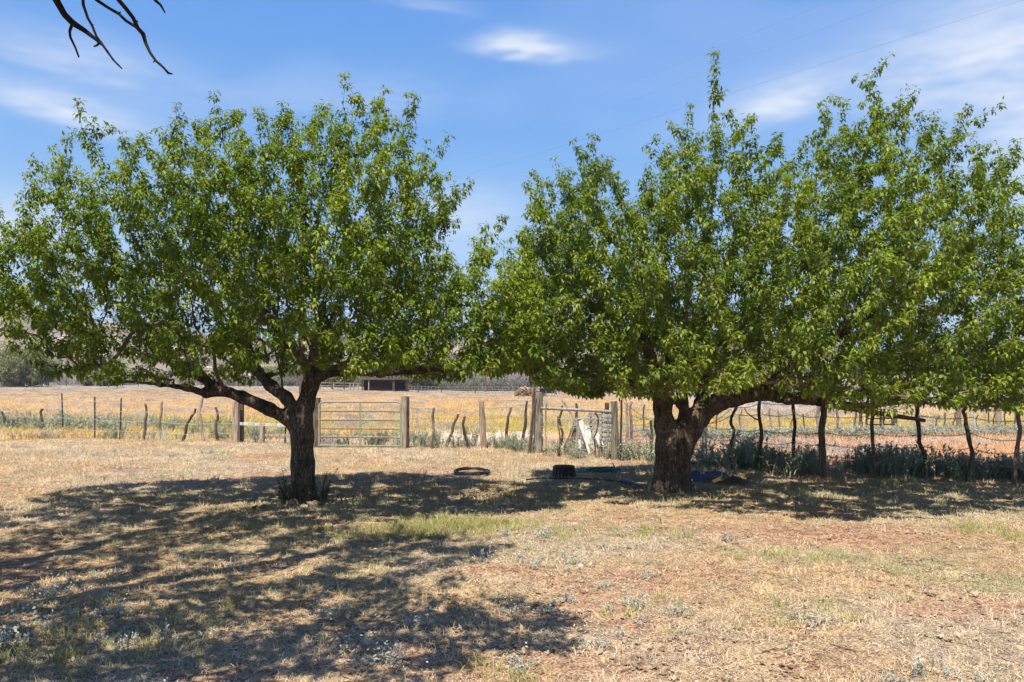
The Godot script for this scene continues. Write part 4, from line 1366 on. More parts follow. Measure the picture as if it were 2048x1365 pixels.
# ---------------------------------------------------------------- things lying in the yard
func yard_things() -> void:
	var o: Node3D
	# black hose
	var c := foot(942, 948)
	o = thing("hose_coil", "black hose coiled on bare earth between the two trees", "hose", on(c.x, -c.z))
	for k in 6:
		var m: Material = M.rubber_red if k == 3 else M.rubber
		var p := ring_points(Vector3(0.02 * sin(k * 2.0), 0.02 + 0.008 * k, 0.02 * cos(k * 3.0)), 0.32 + 0.02 * sin(k * 1.9), 0.36 + 0.03 * cos(k * 2.3), k * 0.9, 1.02, 0.05, k * 5.0, 0.008)
		for i in p.size():
			p[i].y += 0.025 * maxf(0.0, -p[i].z / 0.36)
		part("loop", tube_mesh(p, even(p.size(), 0.0105), 7), m, o)
	var tail := PackedVector3Array([Vector3(-0.30, 0.03, 0.10), Vector3(-0.34, 0.02, 0.2), Vector3(-0.1, 0.02, 0.3), Vector3(0.2, 0.02, 0.28), Vector3(0.36, 0.03, 0.1)])
	part("loose_end", tube_mesh(tail, even(5, 0.016), 7), M.rubber, o)
	c = foot(897, 957)
	o = thing("white_pipe", "thin white pipe lying on bare earth beside the black hose coil", "pipe", on(c.x, -c.z))
	part("pipe", tube_mesh(PackedVector3Array([Vector3(-0.28, 0.02, 0.05), Vector3(0.1, 0.02, 0.0), Vector3(0.30, 0.02, -0.02)]), even(3, 0.013), 8), M.pipe_white, o)
	part("cap", tube_mesh(PackedVector3Array([Vector3(0.29, 0.02, -0.02), Vector3(0.33, 0.02, -0.02)]), even(2, 0.018), 8), M.pipe_white, o)
	c = foot(822, 957)
	o = thing("dark_stick", "short dark stick on the ground left of the hose coil", "stick", on(c.x, -c.z))
	part("stick", tube_mesh(bend(Vector3(-0.12, 0.015, 0), Vector3(0.13, 0.02, 0.03), 4, 0.02, 1.0), even(5, 0.012), 6, 0.2), M.wood_dark, o)
	c = foot(102, 994)
	o = thing("dark_stick", "weathered stick lying in the sunny grass at the far left", "stick", on(c.x, -c.z))
	part("stick", tube_mesh(bend(Vector3(-0.22, 0.02, 0.03), Vector3(0.14, 0.03, -0.03), 5, 0.03, 3.0), even(6, 0.013), 6, 0.2), M.wood_grey, o)
	# ribbed black tub
	c = foot(1128, 953)
	o = thing("ribbed_tub", "black ribbed tub standing upside down on the grass at the edge of shade", "tub", on(c.x, -c.z))
	part("side_wall", tub_mesh(), M.rubber, o)
	part("soil", lump(Vector3(0.15, 0.03, 0.15), 2.0), M.dung, o).position = Vector3(0, 0.185, 0)
	var w := []
	var tint := PackedColorArray()
	for k in 26:
		w.append(Transform3D(Basis(Vector3.UP, k * 2.1).scaled(Vector3.ONE * 0.6), Vector3(rng.randf_range(-0.12, 0.12), 0.19, rng.randf_range(-0.12, 0.12))))
		tint.append(Color(0.36, 0.34, 0.12))
	copies("grass_tuft", blades(6, 0.05, 0.07, 0.005, 0.4, 3), M.grass, w, tint, o)
	# green hose
	c = foot(1200, 944)
	o = thing("green_hose", "green garden hose in loose coils at the edge of shade beside the black tub", "hose", on(c.x, -c.z))
	for k in 4:
		var p := ring_points(Vector3(-0.06 + 0.05 * k, 0.02 + 0.016 * k, 0.03 * sin(k * 2.0)), 0.24 + 0.03 * k, 0.17 + 0.03 * sin(k * 3.0), k * 1.7, 1.05, 0.09, k * 9.0, 0.012)
		part("loop", tube_mesh(p, even(p.size(), 0.013), 7), M.hose_green, o)
	part("loose_end", tube_mesh(PackedVector3Array([Vector3(-0.25, 0.02, 0.1), Vector3(-0.38, 0.02, 0.16), Vector3(-0.52, 0.02, 0.12), Vector3(-0.62, 0.02, 0.16)]), even(4, 0.013), 7), M.hose_green, o)
	part("loose_end", tube_mesh(PackedVector3Array([Vector3(0.2, 0.03, -0.1), Vector3(0.3, 0.10, -0.16), Vector3(0.27, 0.16, -0.18)]), even(3, 0.013), 7), M.tarp, o)
	# drip line
	o = thing("drip_line", "thin black irrigation line running to the foot of the right trunk", "pipe", on(foot(1170, 962).x, 14.2))
	var dl := PackedVector3Array()
	for q in [[1052, 962], [1085, 960], [1120, 961], [1160, 963], [1200, 966], [1235, 970], [1262, 974]]:
		var p := foot(q[0], q[1])
		dl.append(on(p.x, -p.z, 0.035) - o.position)
	part("tube", tube_mesh(dl, even(dl.size(), 0.014), 6), M.rubber, o)
	var el := PackedVector3Array()
	for q in [[1240, 970], [1262, 972], [1282, 978]]:
		var p := foot(q[0], q[1])
		el.append(on(p.x, -p.z, 0.05) - o.position)
	part("sleeve", tube_mesh(el, even(3, 0.022), 7), M.tarp, o)
	# tarps and heap behind the right trunk
	for q in [[1390, 962, 0.24, 0.13, 2.0, "crumpled blue tarp right behind the right trunk"], [1428, 955, 0.34, 0.07, 9.0, "flat blue tarp scrap behind the brown heap"]]:
		var p := foot(q[0], q[1])
		o = thing("blue_tarp", q[5], "tarp", on(p.x, -p.z))
		part("sheet", crumple(q[2], q[3], q[4]), M.tarp, o)
	c = foot(1458, 966)
	o = thing("manure_heap", "low brown heap of litter beside the right trunk, in shade", "heap", on(c.x, -c.z))
	part("heap", cone_heap(0.62, 0.17, 6.0), M.dung, o)
	w = []
	tint = PackedColorArray()
	for k in 90:
		var a := rng.randf() * TAU
		var r := sqrt(rng.randf())
		w.append(Transform3D(Basis(Vector3(rng.randf(), 1, rng.randf()).normalized(), rng.randf() * TAU).scaled(Vector3.ONE * 0.8), Vector3(cos(a) * r * 0.6, 0.12 * (1.0 - r * r), sin(a) * r * 0.45)))
		tint.append(Color(0.30, 0.20, 0.10) * rng.randf_range(0.6, 1.2))
	copies("straw", blades(5, 0.06, 0.02, 0.006, 1.2, 8), M.grass, w, tint, o)
	# stones round the left trunk
	for q in [[629, 1013, 0.105, 0.06, "rounded tan stone at the foot of the left trunk", 1.0], [584, 1012, 0.09, 0.07, "brownish stone left of the left trunk's foot", 3.0], [527, 1016, 0.05, 0.035, "small pale stone lying left of the left tree", 5.0], [511, 1017, 0.06, 0.03, "dark flat stone beside the small pale stone", 7.0], [575, 980, 0.06, 0.05, "grey stone behind the left side of the left trunk", 4.0]]:
		var p := foot(q[0], q[1])
		o = thing("stone", q[4], "stone", on(p.x, -p.z), "stones round the left tree")
		part("stone", lump(Vector3(q[2], q[3], q[2] * 0.8), q[5], 0.3), M.rock if q[5] != 7.0 else M.dung, o).position = Vector3(0, q[3] * 0.45, 0)
	for q in [[1632, 985, "white scrap of litter in the right tree's shade"], [1638, 1033, "pale stone at the sunny edge of the right tree's shade"], [1610, 1258, "bleached stick below the round silvery clump"]]:
		var p := foot(q[0], q[1])
		o = thing("pale_scrap", q[2], "scrap", on(p.x, -p.z))
		if q[0] == 1610:
			part("stick", tube_mesh(bend(Vector3(-0.06, 0.02, -0.03), Vector3(0.07, 0.015, 0.02), 4, 0.02, 2.0), even(5, 0.006), 6, 0.2), M.wood_grey, o)
		else:
			part("scrap", lump(Vector3(0.05, 0.02, 0.035), q[0] * 0.1, 0.4), M.rock if q[1] > 1000 else M.pipe_white, o).position = Vector3(0, 0.02, 0)
	# pale sand heaps beyond the middle fence
	for q in [[985, 888, 0.5, 0.24, "pale pink cone of sand behind the middle fence", 3.0], [1130, 880, 0.7, 0.12, "low pale earth heap behind the pole gate", 8.0]]:
		var p := foot(q[0], q[1])
		o = thing("sand_heap", q[4], "heap", on(p.x, -p.z), "heaps of pale sand")
		part("heap", cone_heap(q[2], q[3], q[5]), M.sand, o)
	# shoots at the foot of the left trunk
	c = foot(605, 1004)
	sprouts("tree_shoots", "dark leafy shoots sprouting round the right foot of the left trunk", c, shoot_list())
	c = foot(672, 1006)
	sprouts("low_weed", "low dark green weed in the shade right of the left trunk", c, [[0, 0, 0.2, 0.05], [0.1, 0.05, 0.18, 0.1], [-0.1, 0.0, 0.2, -0.06], [0.05, -0.08, 0.16, 0.0], [0.2, 0.0, 0.14, 0.08], [0.15, 0.1, 0.12, 0.1]])
	# overhead lines and their pole
	o = thing("utility_pole", "wooden utility pole behind the left trunk carrying the overhead lines", "pole", on(at(603, 0, 48).x, 48.0))
	part("pole", tube_mesh(PackedVector3Array([Vector3(0, -0.3, 0), Vector3(0, 6, 0), Vector3(0, 12.2, 0)]), PackedFloat32Array([0.17, 0.14, 0.11]), 12), M.wood_dark, o)
	part("crossarm", board_mesh(Vector3(-1.2, 11.7, 0.1), Vector3(1.2, 11.7, 0.1), 0.12, 0.10, Vector3(0, 0, 1)), M.wood_dark, o)
	for k in 3:
		var from := o.position + Vector3(-1.1 + 1.1 * k, 11.85, 0.1)
		part("insulator", tube_mesh(PackedVector3Array([from - o.position - Vector3(0, 0.1, 0), from - o.position]), even(2, 0.05), 8), M.tin, o)
	for k in 3:
		var from := o.position + Vector3(-1.1 + 1.1 * k, 11.85, 0.1)
		var to: Vector3 = [at(1655, -5, 22), at(1768, 0, 20), at(2002, 0, 17)][k]
		var far_end := from + (to - from) * 1.5
		var p := PackedVector3Array()
		for i in 33:
			var t := i / 32.0
			p.append(from.lerp(far_end, t) - Vector3(0, 0.5 * 4.0 * t * (1.0 - t) * (1.0 - t), 0))
		var wm := part("overhead_line", tube_mesh(p, even(p.size(), 0.0020 if k == 2 else 0.0013), 5), M.wire)
		tag(wm, ["leftmost thin overhead line crossing the sky at top right", "middle thin overhead line crossing the sky at top right", "rightmost overhead line, running into the top right corner"][k], "overhead line", "overhead lines at the top right")
	for k in 2:
		var p := PackedVector3Array()
		for i in 17:
			p.append(at(2300, 322 + k * 16, 34).lerp(at(1700, 462 + k * 8, 60), i / 16.0) - Vector3(0, 0.5 * sin(PI * i / 16.0), 0))
		var wm := part("service_line", tube_mesh(p, even(p.size(), 0.013), 5), M.wire)
		tag(wm, ["upper of two dark lines behind the right tree's outer edge", "lower of two dark lines behind the right tree's outer edge"][k], "overhead line", "service lines at the right edge")

func tub_mesh() -> ArrayMesh:
	var st := open_st()
	var n := 96
	var prof := [[0.232, 0.0, 0.0], [0.236, 0.015, 0.0], [0.222, 0.03, 1.0], [0.205, 0.12, 1.0], [0.196, 0.19, 1.0], [0.20, 0.205, 0.0], [0.198, 0.22, 0.0], [0.18, 0.22, 0.0], [0.172, 0.17, 0.0]]
	for i in prof.size() - 1:
		for k in n:
			var v := []
			for e in [[i, k], [i, k + 1], [i + 1, k + 1], [i + 1, k]]:
				var a: float = TAU * e[1] / n
				var p: Array = prof[e[0]]
				var r: float = p[0] + p[2] * 0.011 * (1.0 if posmod(e[1], 6) < 3 else -0.4)
				v.append(Vector3(cos(a) * r, p[1], sin(a) * r))
			st.set_color(Color.WHITE)
			for q in [v[0], v[2], v[1], v[0], v[3], v[2]]:
				st.add_vertex(q)
	st.generate_normals()
	return st.commit()

func crumple(w: float, h: float, sd: float) -> ArrayMesh:
	var st := open_st()
	st.set_smooth_group(0)
	var n := 16
	st.set_color(Color.WHITE)
	var f := func(i: int, k: int) -> Vector3:
		var u := 2.0 * i / n - 1.0
		var v := 2.0 * k / n - 1.0
		var edge := 1.0 + 0.3 * n_mid.get_noise_2d(sd + u * 3.0, v * 3.0)
		return Vector3(u * w * edge, 0.012 + h * maxf(0.0, 1.0 - u * u * 0.9 - v * v * 0.9) * (0.5 + absf(n_mid.get_noise_2d(sd * 3.0 + u * 4.0, v * 4.0)) * 2.2), v * w * 0.6 * edge)
	for i in n:
		for k in n:
			for q in [[0, 0], [1, 0], [1, 1], [0, 0], [1, 1], [0, 1]]:
				st.add_vertex(f.call(i + q[0], k + q[1]))
	st.generate_normals()
	return st.commit()

func cone_heap(r: float, h: float, sd: float) -> ArrayMesh:
	var st := open_st()
	st.set_smooth_group(0)
	st.set_color(Color.WHITE)
	var f := func(i: int, k: int) -> Vector3:
		var t := i / 10.0
		var a := TAU * k / 24.0
		var rr := r * t * (1.0 + 0.25 * n_mid.get_noise_2d(sd + cos(a) * 2.0, sin(a) * 2.0))
		return Vector3(cos(a) * rr, h * pow(1.0 - t, 1.15) * (1.0 + 0.2 * n_fine.get_noise_2d(cos(a) * t + sd, sin(a) * t)) - 0.03, sin(a) * rr)
	for i in 10:
		for k in 24:
			for q in [[0, 0], [1, 1], [1, 0], [0, 0], [0, 1], [1, 1]]:
				st.add_vertex(f.call(i + q[0], k + q[1]))
	st.generate_normals()
	return st.commit()

func shoot_list() -> Array:
	var l := [[0.26, 0.0, 0.5, 0.26], [0.24, 0.05, 0.44, 0.12], [-0.22, 0.02, 0.52, -0.05]]
	for k in 34:
		var a := rng.randf_range(-0.5, PI + 0.5)
		var right := 1.25 if cos(a) > 0.0 else 1.0
		l.append([cos(a) * rng.randf_range(0.19, 0.29) * right, sin(a) * rng.randf_range(0.18, 0.27), rng.randf_range(0.14, 0.34) * (1.0 + 0.35 * absf(cos(a))), cos(a) * 0.08])
	return l

func sprouts(called: String, label: String, c: Vector3, list: Array) -> void:
	var o := thing(called, label, "plant", on(c.x, -c.z))
	var w := []
	var tint := PackedColorArray()
	var st := open_st()
	for s in list:
		var a := Vector3(s[0], 0.0, s[1])
		var b := a + Vector3(s[3], s[2], rng.randf_range(-0.05, 0.1))
		tube(st, bend(a, b, 4, 0.03, s[0] * 9.0), PackedFloat32Array([0.006, 0.005, 0.004, 0.003, 0.002]), 4)
		for k in int(s[2] * 95.0):
			var p := a.lerp(b, rng.randf_range(0.15, 1.0))
			var out := Vector3(rng.randf_range(-1, 1), rng.randf_range(-0.1, 0.9), rng.randf_range(-1, 1)).normalized()
			var up := (Vector3.UP - out * out.y + Vector3(0.01, 0, 0)).normalized()
			w.append(Transform3D(Basis(out, up, out.cross(up)) * rng.randf_range(0.035, 0.06), p))
			tint.append(Color(0.055, 0.09, 0.018) * rng.randf_range(0.7, 1.4))
	part("stems", st.commit(), M.bark_fine, o)
	copies("foliage", leaves[0], M.leaf, w, tint, o)

# ---------------------------------------------------------------- far side of the meadow
func far_side() -> void:
	leaves = [leaf_mesh(1.3, 0.30, 0.36, 0.0), leaf_mesh(1.7, 0.25, 0.38, 1.0), leaf_mesh(0.9, 0.40, 0.33, 2.0), leaf_mesh(2.2, 0.3, 0.36, 3.0)]
	M.bark_trunk = M.bark.duplicate()
	M.bark_trunk.albedo_color = lin(0.34, 0.245, 0.17)
	var o: Node3D
	# open shed
	var d := 124.0
	var sx := at(725, 0, d).x
	var ex := at(812, 0, d).x
	var h0 := height((sx + ex) * 0.5, d)
	o = thing("open_shed", "long dark red open-fronted shed across the meadow", "shed", Vector3((sx + ex) * 0.5, h0, -d))
	var hw := (ex - sx) * 0.5
	for k in 12:
		var y := 0.10 + 0.155 * k
		part("back_board", board_mesh(Vector3(-hw, y, -3.6), Vector3(hw, y, -3.6), 0.15, 0.03, Vector3(0, 0, 1), Color.WHITE * (0.9 + 0.15 * sin(k * 7.0))), M.shed, o)
	for s in [-1, 1]:
		part("side_wall", board_mesh(Vector3(s * hw, 0.92, -3.6), Vector3(s * hw, 0.92, -0.2 if s > 0 else -1.2), 1.85, 0.05, Vector3(1, 0, 0)), M.shed, o)
	for q in [[-hw, 0.22, M.shed_post], [-hw + 0.95, 0.16, M.wood], [hw * 0.43, 0.36, M.shed_post], [hw, 0.14, M.shed]]:
		part("post", board_mesh(Vector3(q[0], -0.2, 0), Vector3(q[0], 1.86, 0), q[1], 0.16, Vector3(0, 0, 1)), q[2], o)
	part("partition", board_mesh(Vector3(hw * 0.43, 0.9, -3.5), Vector3(hw * 0.43, 0.9, -0.1), 1.75, 0.06, Vector3(1, 0, 0)), M.shed, o)
	part("fascia", board_mesh(Vector3(-hw - 0.3, 2.25, 0.12), Vector3(hw + 0.3, 1.9, 0.12), 0.16, 0.05, Vector3(0, 0, 1)), M.shed_post, o)
	part("roof", board_mesh(Vector3(-hw - 0.35, 1.88, -1.8), Vector3(hw + 0.35, 1.88, -1.8), 4.1, 0.06, Vector3(0, 1, 0.02)), M.roof, o)
	# far fences
	o = thing("far_fence", "pale picket and wire fence running right from the dark shed", "fence", on(at(950, 0, 116).x, 116.0))
	var line := []
	for k in 64:
		var t := k / 63.0
		var px := lerpf(816, 1240, t)
		var dd := lerpf(121.0, 100.0, t) + rng.randf_range(-0.2, 0.2)
		var x := at(px, 0, dd).x
		var hh := height(x, dd)
		var big := k in [0, 3, 10, 20, 32, 44, 55]
		var tall := 1.45 if big else rng.randf_range(0.95, 1.2)
		var lean := rng.randf_range(-0.1, 0.1)
		var a := Vector3(x, hh - 0.1, -dd) - o.position
		part("post" if big else "stay", tube_mesh(PackedVector3Array([a, a + Vector3(lean, tall, 0)]), even(2, 0.10 if big else 0.035), 5), M.wood_dark if big else M.wood_grey, o)
		if big or k == 63:
			line.append([x, hh, dd])
	for s in [0.3, 0.6, 0.95]:
		var pts := []
		for q in line:
			pts.append(Vector3(q[0], q[1] + s, -q[2]))
		wire_run(o, pts, 0.0, 0.015, M.wire_bright)
	o = thing("far_fence", "far post and rail pen left of the dark shed", "fence", on(at(690, 0, 128).x, 128.0))
	for q in [[640, 1.3], [664, 1.6], [667, 1.1], [688, 1.6], [700, 1.2], [707, 1.3], [716, 1.2]]:
		var a := Vector3(at(q[0], 0, 128).x, height(at(q[0], 0, 128).x, 128) - 0.1, -128.0) - o.position
		part("post", tube_mesh(PackedVector3Array([a, a + Vector3(0, q[1], 0)]), even(2, 0.11), 6), M.shed_post if q[1] > 1.4 else M.wood, o)
	for y in [0.6, 1.05]:
		var a := on(at(640, 0, 128).x, 128, y) - o.position
		var b := on(at(722, 0, 128).x, 128, y) - o.position
		part("rail", tube_mesh(PackedVector3Array([a, b]), even(2, 0.05), 5), M.wood_grey, o)
	o = thing("far_fence", "thin dark post and wire fence below the far junipers at left", "fence", on(at(100, 0, 146).x, 146.0))
	var fl := []
	for k in 16:
		var px := -120.0 + k * 36.0
		var x := at(px, 0, 146).x
		var a := on(x, 146, -0.1) - o.position
		part("post", tube_mesh(PackedVector3Array([a, a + Vector3(0, 1.5, 0)]), even(2, 0.07), 5), M.wood_dark, o)
		fl.append(on(x, 146, 1.2))
	wire_run(o, fl, 0.0, 0.02)
	o = thing("far_pole", "tall thin dark pole standing behind the far fence", "pole", on(at(971, 0, 122).x, 122.0))
	part("pole", tube_mesh(PackedVector3Array([Vector3(0, -0.3, 0), Vector3(0, 5.5, 0)]), PackedFloat32Array([0.14, 0.11]), 8), M.wood_dark, o)
	# firewood
	for q in [[1032, 1070, 97.0, "long pile of split firewood behind the far fence"], [1070, 1090, 95.0, "paler firewood pile right beside the thick round post's top"]]:
		var x0 := at(q[0], 0, q[2]).x
		var x1 := at(q[1], 0, q[2]).x
		o = thing("firewood_pile", q[3], "firewood", on((x0 + x1) * 0.5, q[2]), "firewood piles")
		var st := open_st()
		for k in 240:
			var t := rng.randf_range(-1, 1)
			var top := 1.05 * (1.0 - 0.6 * t * t)
			var p := Vector3(t * (x1 - x0) * 0.5, rng.randf() * top, rng.randf_range(-0.5, 0.9))
			var dir := Vector3(rng.randf_range(-1, 1), rng.randf_range(-0.4, 0.4), rng.randf_range(-0.5, 1)).normalized() * 0.3
			var c := Color(1.0, 0.95, 0.9) * rng.randf_range(0.45, 1.25)
			if rng.randf() < 0.3:
				c = Color(0.8, 0.7, 0.62) * 0.8
			tube(st, PackedVector3Array([p - dir, p + dir]), even(2, rng.randf_range(0.05, 0.09)), 5, 0.0, c)
		var lg := part("logs", st.commit(), M.logs, o)
		lg.set_meta("kind", "stuff")
	o = thing("log_splitter", "small dark machine on legs with a pale top beside the firewood", "machine", on(at(1094, 0, 92).x, 92.0))
	part("body", board_mesh(Vector3(-0.85, 0.75, 0), Vector3(0.85, 0.75, 0), 0.6, 0.6, Vector3(0, 1, 0)), M.rubber, o)
	for x in [-0.75, -0.2, 0.5, 0.8]:
		part("leg", board_mesh(Vector3(x, -0.1, 0.3), Vector3(x + 0.1, 0.7, 0.3), 0.09, 0.09, Vector3(0, 0, 1)), M.tin if x > -0.5 else M.rubber, o)
	part("mast", board_mesh(Vector3(-0.75, 0.9, 0), Vector3(-0.75, 2.0, 0), 0.16, 0.16, Vector3(0, 0, 1)), M.rubber, o)
	part("canopy", board_mesh(Vector3(-1.2, 2.05, 0), Vector3(1.2, 2.05, 0), 1.2, 0.06, Vector3(0, 1, 0.1)), M.tin, o)
	part("panel", board_mesh(Vector3(0.55, 1.1, 0.32), Vector3(0.55, 1.8, 0.32), 0.4, 0.05, Vector3(0, 0, 1)), M.tin, o)
	# far trees
	var far := [
		[45, 128, 770, 690, 143.0, "large rounded olive juniper at the far left", "juniper"],
		[-75, 110, 772, 700, 150.0, "second rounded juniper cut by the left edge", "juniper"],
		[197, 62, 765, 738, 150.0, "small low juniper right of the large far left one", "juniper"],
		[838, 84, 776, 722, 140.0, "dark green tree behind the right end of the shed", "juniper"],
		[672, 66, 778, 742, 143.0, "bushy green tree left of the shed", "juniper"],
		[560, 90, 774, 735, 158.0, "rounded juniper hidden behind the left trunk", "juniper"],
	]
	for q in far:
		far_tree(q[0], q[1], q[2], q[3], q[4], q[5])

func far_tree(px: float, wide: float, foot_py: float, top_py: float, d: float, label: String) -> void:
	var x := at(px, 0, d).x
	var o := thing("juniper_tree", label, "tree", on(x, d), "junipers beyond the meadow")
	var hw := wide * 0.5 * d / F
	var hh := (foot_py - top_py) / F * d
	part("trunk", tube_mesh(PackedVector3Array([Vector3(0, -0.3, 0), Vector3(0.1, hh * 0.3, 0), Vector3(0, hh * 0.6, 0)]), PackedFloat32Array([0.35, 0.28, 0.15]), 8, 0.15), M.bark_fine, o)
	var w := []
	var tint := PackedColorArray()
	var r := RandomNumberGenerator.new()
	r.seed = int(absf(px)) + 3
	for k in int(700 * clampf(hw / 5.0, 0.4, 1.2)):
		var v := Vector3(r.randfn(), r.randfn(), r.randfn()).normalized()
		v *= pow(r.randf(), 0.22)
		if v.y < -0.85:
			continue
		var k2 := 1.0 + 0.4 * n_mid.get_noise_3d(v.x * 2.2 + px, v.y * 2.2, v.z * 2.2)
		var p := Vector3(v.x * hw * k2, hh * 0.46 + v.y * hh * 0.5 * k2, v.z * hw * k2)
		w.append(Transform3D(Basis(Vector3.UP, r.randf() * TAU).scaled(Vector3.ONE * r.randf_range(0.6, 1.1)), p))
		tint.append(Color(0.20, 0.185, 0.055).lerp(Color(0.085, 0.10, 0.038), r.randf()) * r.randf_range(0.8, 1.3))
	copies("crown", clump(34, 0.75, 0.36, 5), M.herb, w, tint, o)

# ---------------------------------------------------------------- grass and herbs
# a tuft of bent blades
func blades(n: int, spread: float, tall: float, wide: float, lay: float, sd: int) -> ArrayMesh:
	var st := open_st()
	var r := RandomNumberGenerator.new()
	r.seed = sd
	for k in n:
		var a := r.randf() * TAU
		var q := sqrt(r.randf()) * spread
		var p := Vector3(cos(a) * q, -0.01, sin(a) * q)
		var yaw := r.randf() * TAU
		var out := Vector3(cos(yaw), 0, sin(yaw))
		var l := tall * r.randf_range(0.45, 1.15)
		var ly := clampf(lay * r.randf_range(0.3, 1.3), 0.0, 1.35)
		var d1 := (Vector3.UP * cos(ly * 0.6) + out * sin(ly * 0.6)) * l * 0.55
		var d2 := (Vector3.UP * cos(ly * 1.5) + out * sin(ly * 1.5)) * l * 0.5
		var roll := r.randf() * TAU
		var s := Vector3(cos(roll), 0, sin(roll)) * wide * r.randf_range(0.6, 1.3)
		var m := p + d1
		var t := m + d2
		var g := s.cross(d1).normalized()
		var c := r.randf_range(0.65, 1.3)
		st.set_color(Color(c, c * r.randf_range(0.95, 1.03), c * r.randf_range(0.85, 1.1)))
		for side: float in [1.0, -1.0]:              # a blade has two faces
			var o: Vector3 = g * side * wide * 0.15
			var nn := (g * side + Vector3.UP * 0.9).normalized()
			for w in [[p - s, p + s, m + s * 0.8], [p - s, m + s * 0.8, m - s * 0.8], [m - s * 0.8, m + s * 0.8, t]]:
				var flip: bool = (w[2] - w[0]).cross(w[1] - w[0]).dot(g * side) < 0.0
				st.set_normal(nn)
				st.add_vertex(w[0] + o)
				st.add_vertex(w[2 if flip else 1] + o)
				st.add_vertex(w[1 if flip else 2] + o)
	return st.commit()

# a small leaf with an upper and a lower face
func two_faces(st: SurfaceTool, v: Vector3, e: Vector3, s: Vector3, mid: float) -> void:
	var g := s.cross(e).normalized()
	for side: float in [1.0, -1.0]:
		var o := g * side * e.length() * 0.01
		var up := (g * side + Vector3.UP * 0.8).normalized()
		for w in [[v, v + e * mid + s, v + e], [v, v + e, v + e * mid - s]]:
			var flip: bool = (w[2] - w[0]).cross(w[1] - w[0]).dot(g * side) < 0.0
			st.set_normal(up)
			st.add_vertex(w[0] + o)
			st.add_vertex(w[2 if flip else 1] + o)
			st.add_vertex(w[1 if flip else 2] + o)

# leafy herb or bush clump: little oval leaves on unseen stems
func clump(n: int, spread: float, leaf: float, sd: int) -> ArrayMesh:
	var st := open_st()
	var r := RandomNumberGenerator.new()
	r.seed = sd
	for k in n:
		var v := Vector3(r.randfn(), r.randfn() * 0.8, r.randfn()) * spread * 0.5
		var out := Vector3(r.randf_range(-1, 1), r.randf_range(-0.2, 1.2), r.randf_range(-1, 1)).normalized()
		var s := out.cross(Vector3(r.randf_range(-1, 1), r.randf_range(-1, 1), r.randf_range(-1, 1))).normalized() * leaf * 0.28
		var e := out * leaf * r.randf_range(0.7, 1.2)
		var nn := s.cross(e).normalized()
		if nn.y < 0.0:
			nn = -nn
		var c := r.randf_range(0.75, 1.25)
		st.set_color(Color(c, c, c))
		two_faces(st, v, e, s, 0.5)
	return st.commit()

# upright stems set with small leaves
func herb(stems: int, spread: float, tall: float, leaf: float, per: int, sd: int, splay := 0.5) -> ArrayMesh:
	var st := open_st()
	var r := RandomNumberGenerator.new()
	r.seed = sd
	for k in stems:
		var a := r.randf() * TAU
		var q := sqrt(r.randf()) * spread
		var p := Vector3(cos(a) * q, -0.02, sin(a) * q)
		var top := p + Vector3(cos(a) * q * splay + r.randf_range(-0.12, 0.12) * tall, tall * r.randf_range(0.5, 1.1), sin(a) * q * splay + r.randf_range(-0.12, 0.12) * tall)
		var tone := r.randf_range(0.75, 1.2)
		st.set_color(Color(tone, tone, tone) * 0.8)
		tube(st, PackedVector3Array([p, top]), PackedFloat32Array([leaf * 0.07, leaf * 0.04]), 3, 0.0, Color(tone, tone, tone) * 0.75, false)
		for i in per:
			var t := pow(r.randf(), 0.7)
			var v := p.lerp(top, t)
			var b := r.randf() * TAU
			var out := Vector3(cos(b), r.randf_range(0.2, 1.4), sin(b)).normalized()
			var s := out.cross(Vector3.UP).normalized() * leaf * 0.2
			var e := out * leaf * r.randf_range(0.6, 1.15)
			var nn := s.cross(e).normalized()
			if nn.y < 0.0:
				nn = -nn
			var c := tone * r.randf_range(0.8, 1.2)
			st.set_color(Color(c, c, c))
			two_faces(st, v, e, s, 0.55)
	return st.commit()

func spot(x: float, d: float, s: float, lift := 0.0, sy := 1.0) -> Transform3D:
	var b := Basis(Vector3.UP, rng.randf() * TAU).scaled(Vector3(s, s * sy, s))
	return Transform3D(b, on(x, d, lift))

class Bed:
	var where := []
	var tint := PackedColorArray()
	func put(t: Transform3D, c: Color) -> void:
		where.append(t)
		tint.append(c)

func lay_out(called: String, label: String, beds: Array, meshes: Array, m: Material) -> void:
	for k in meshes.size():
		if beds[k].where.is_empty():
			continue
		var o := copies(called, meshes[k], m, beds[k].where, beds[k].tint)
		o.set_meta("label", label)

func beds(n: int) -> Array:
	var b := []
	for k in n:
		b.append(Bed.new())
	return b

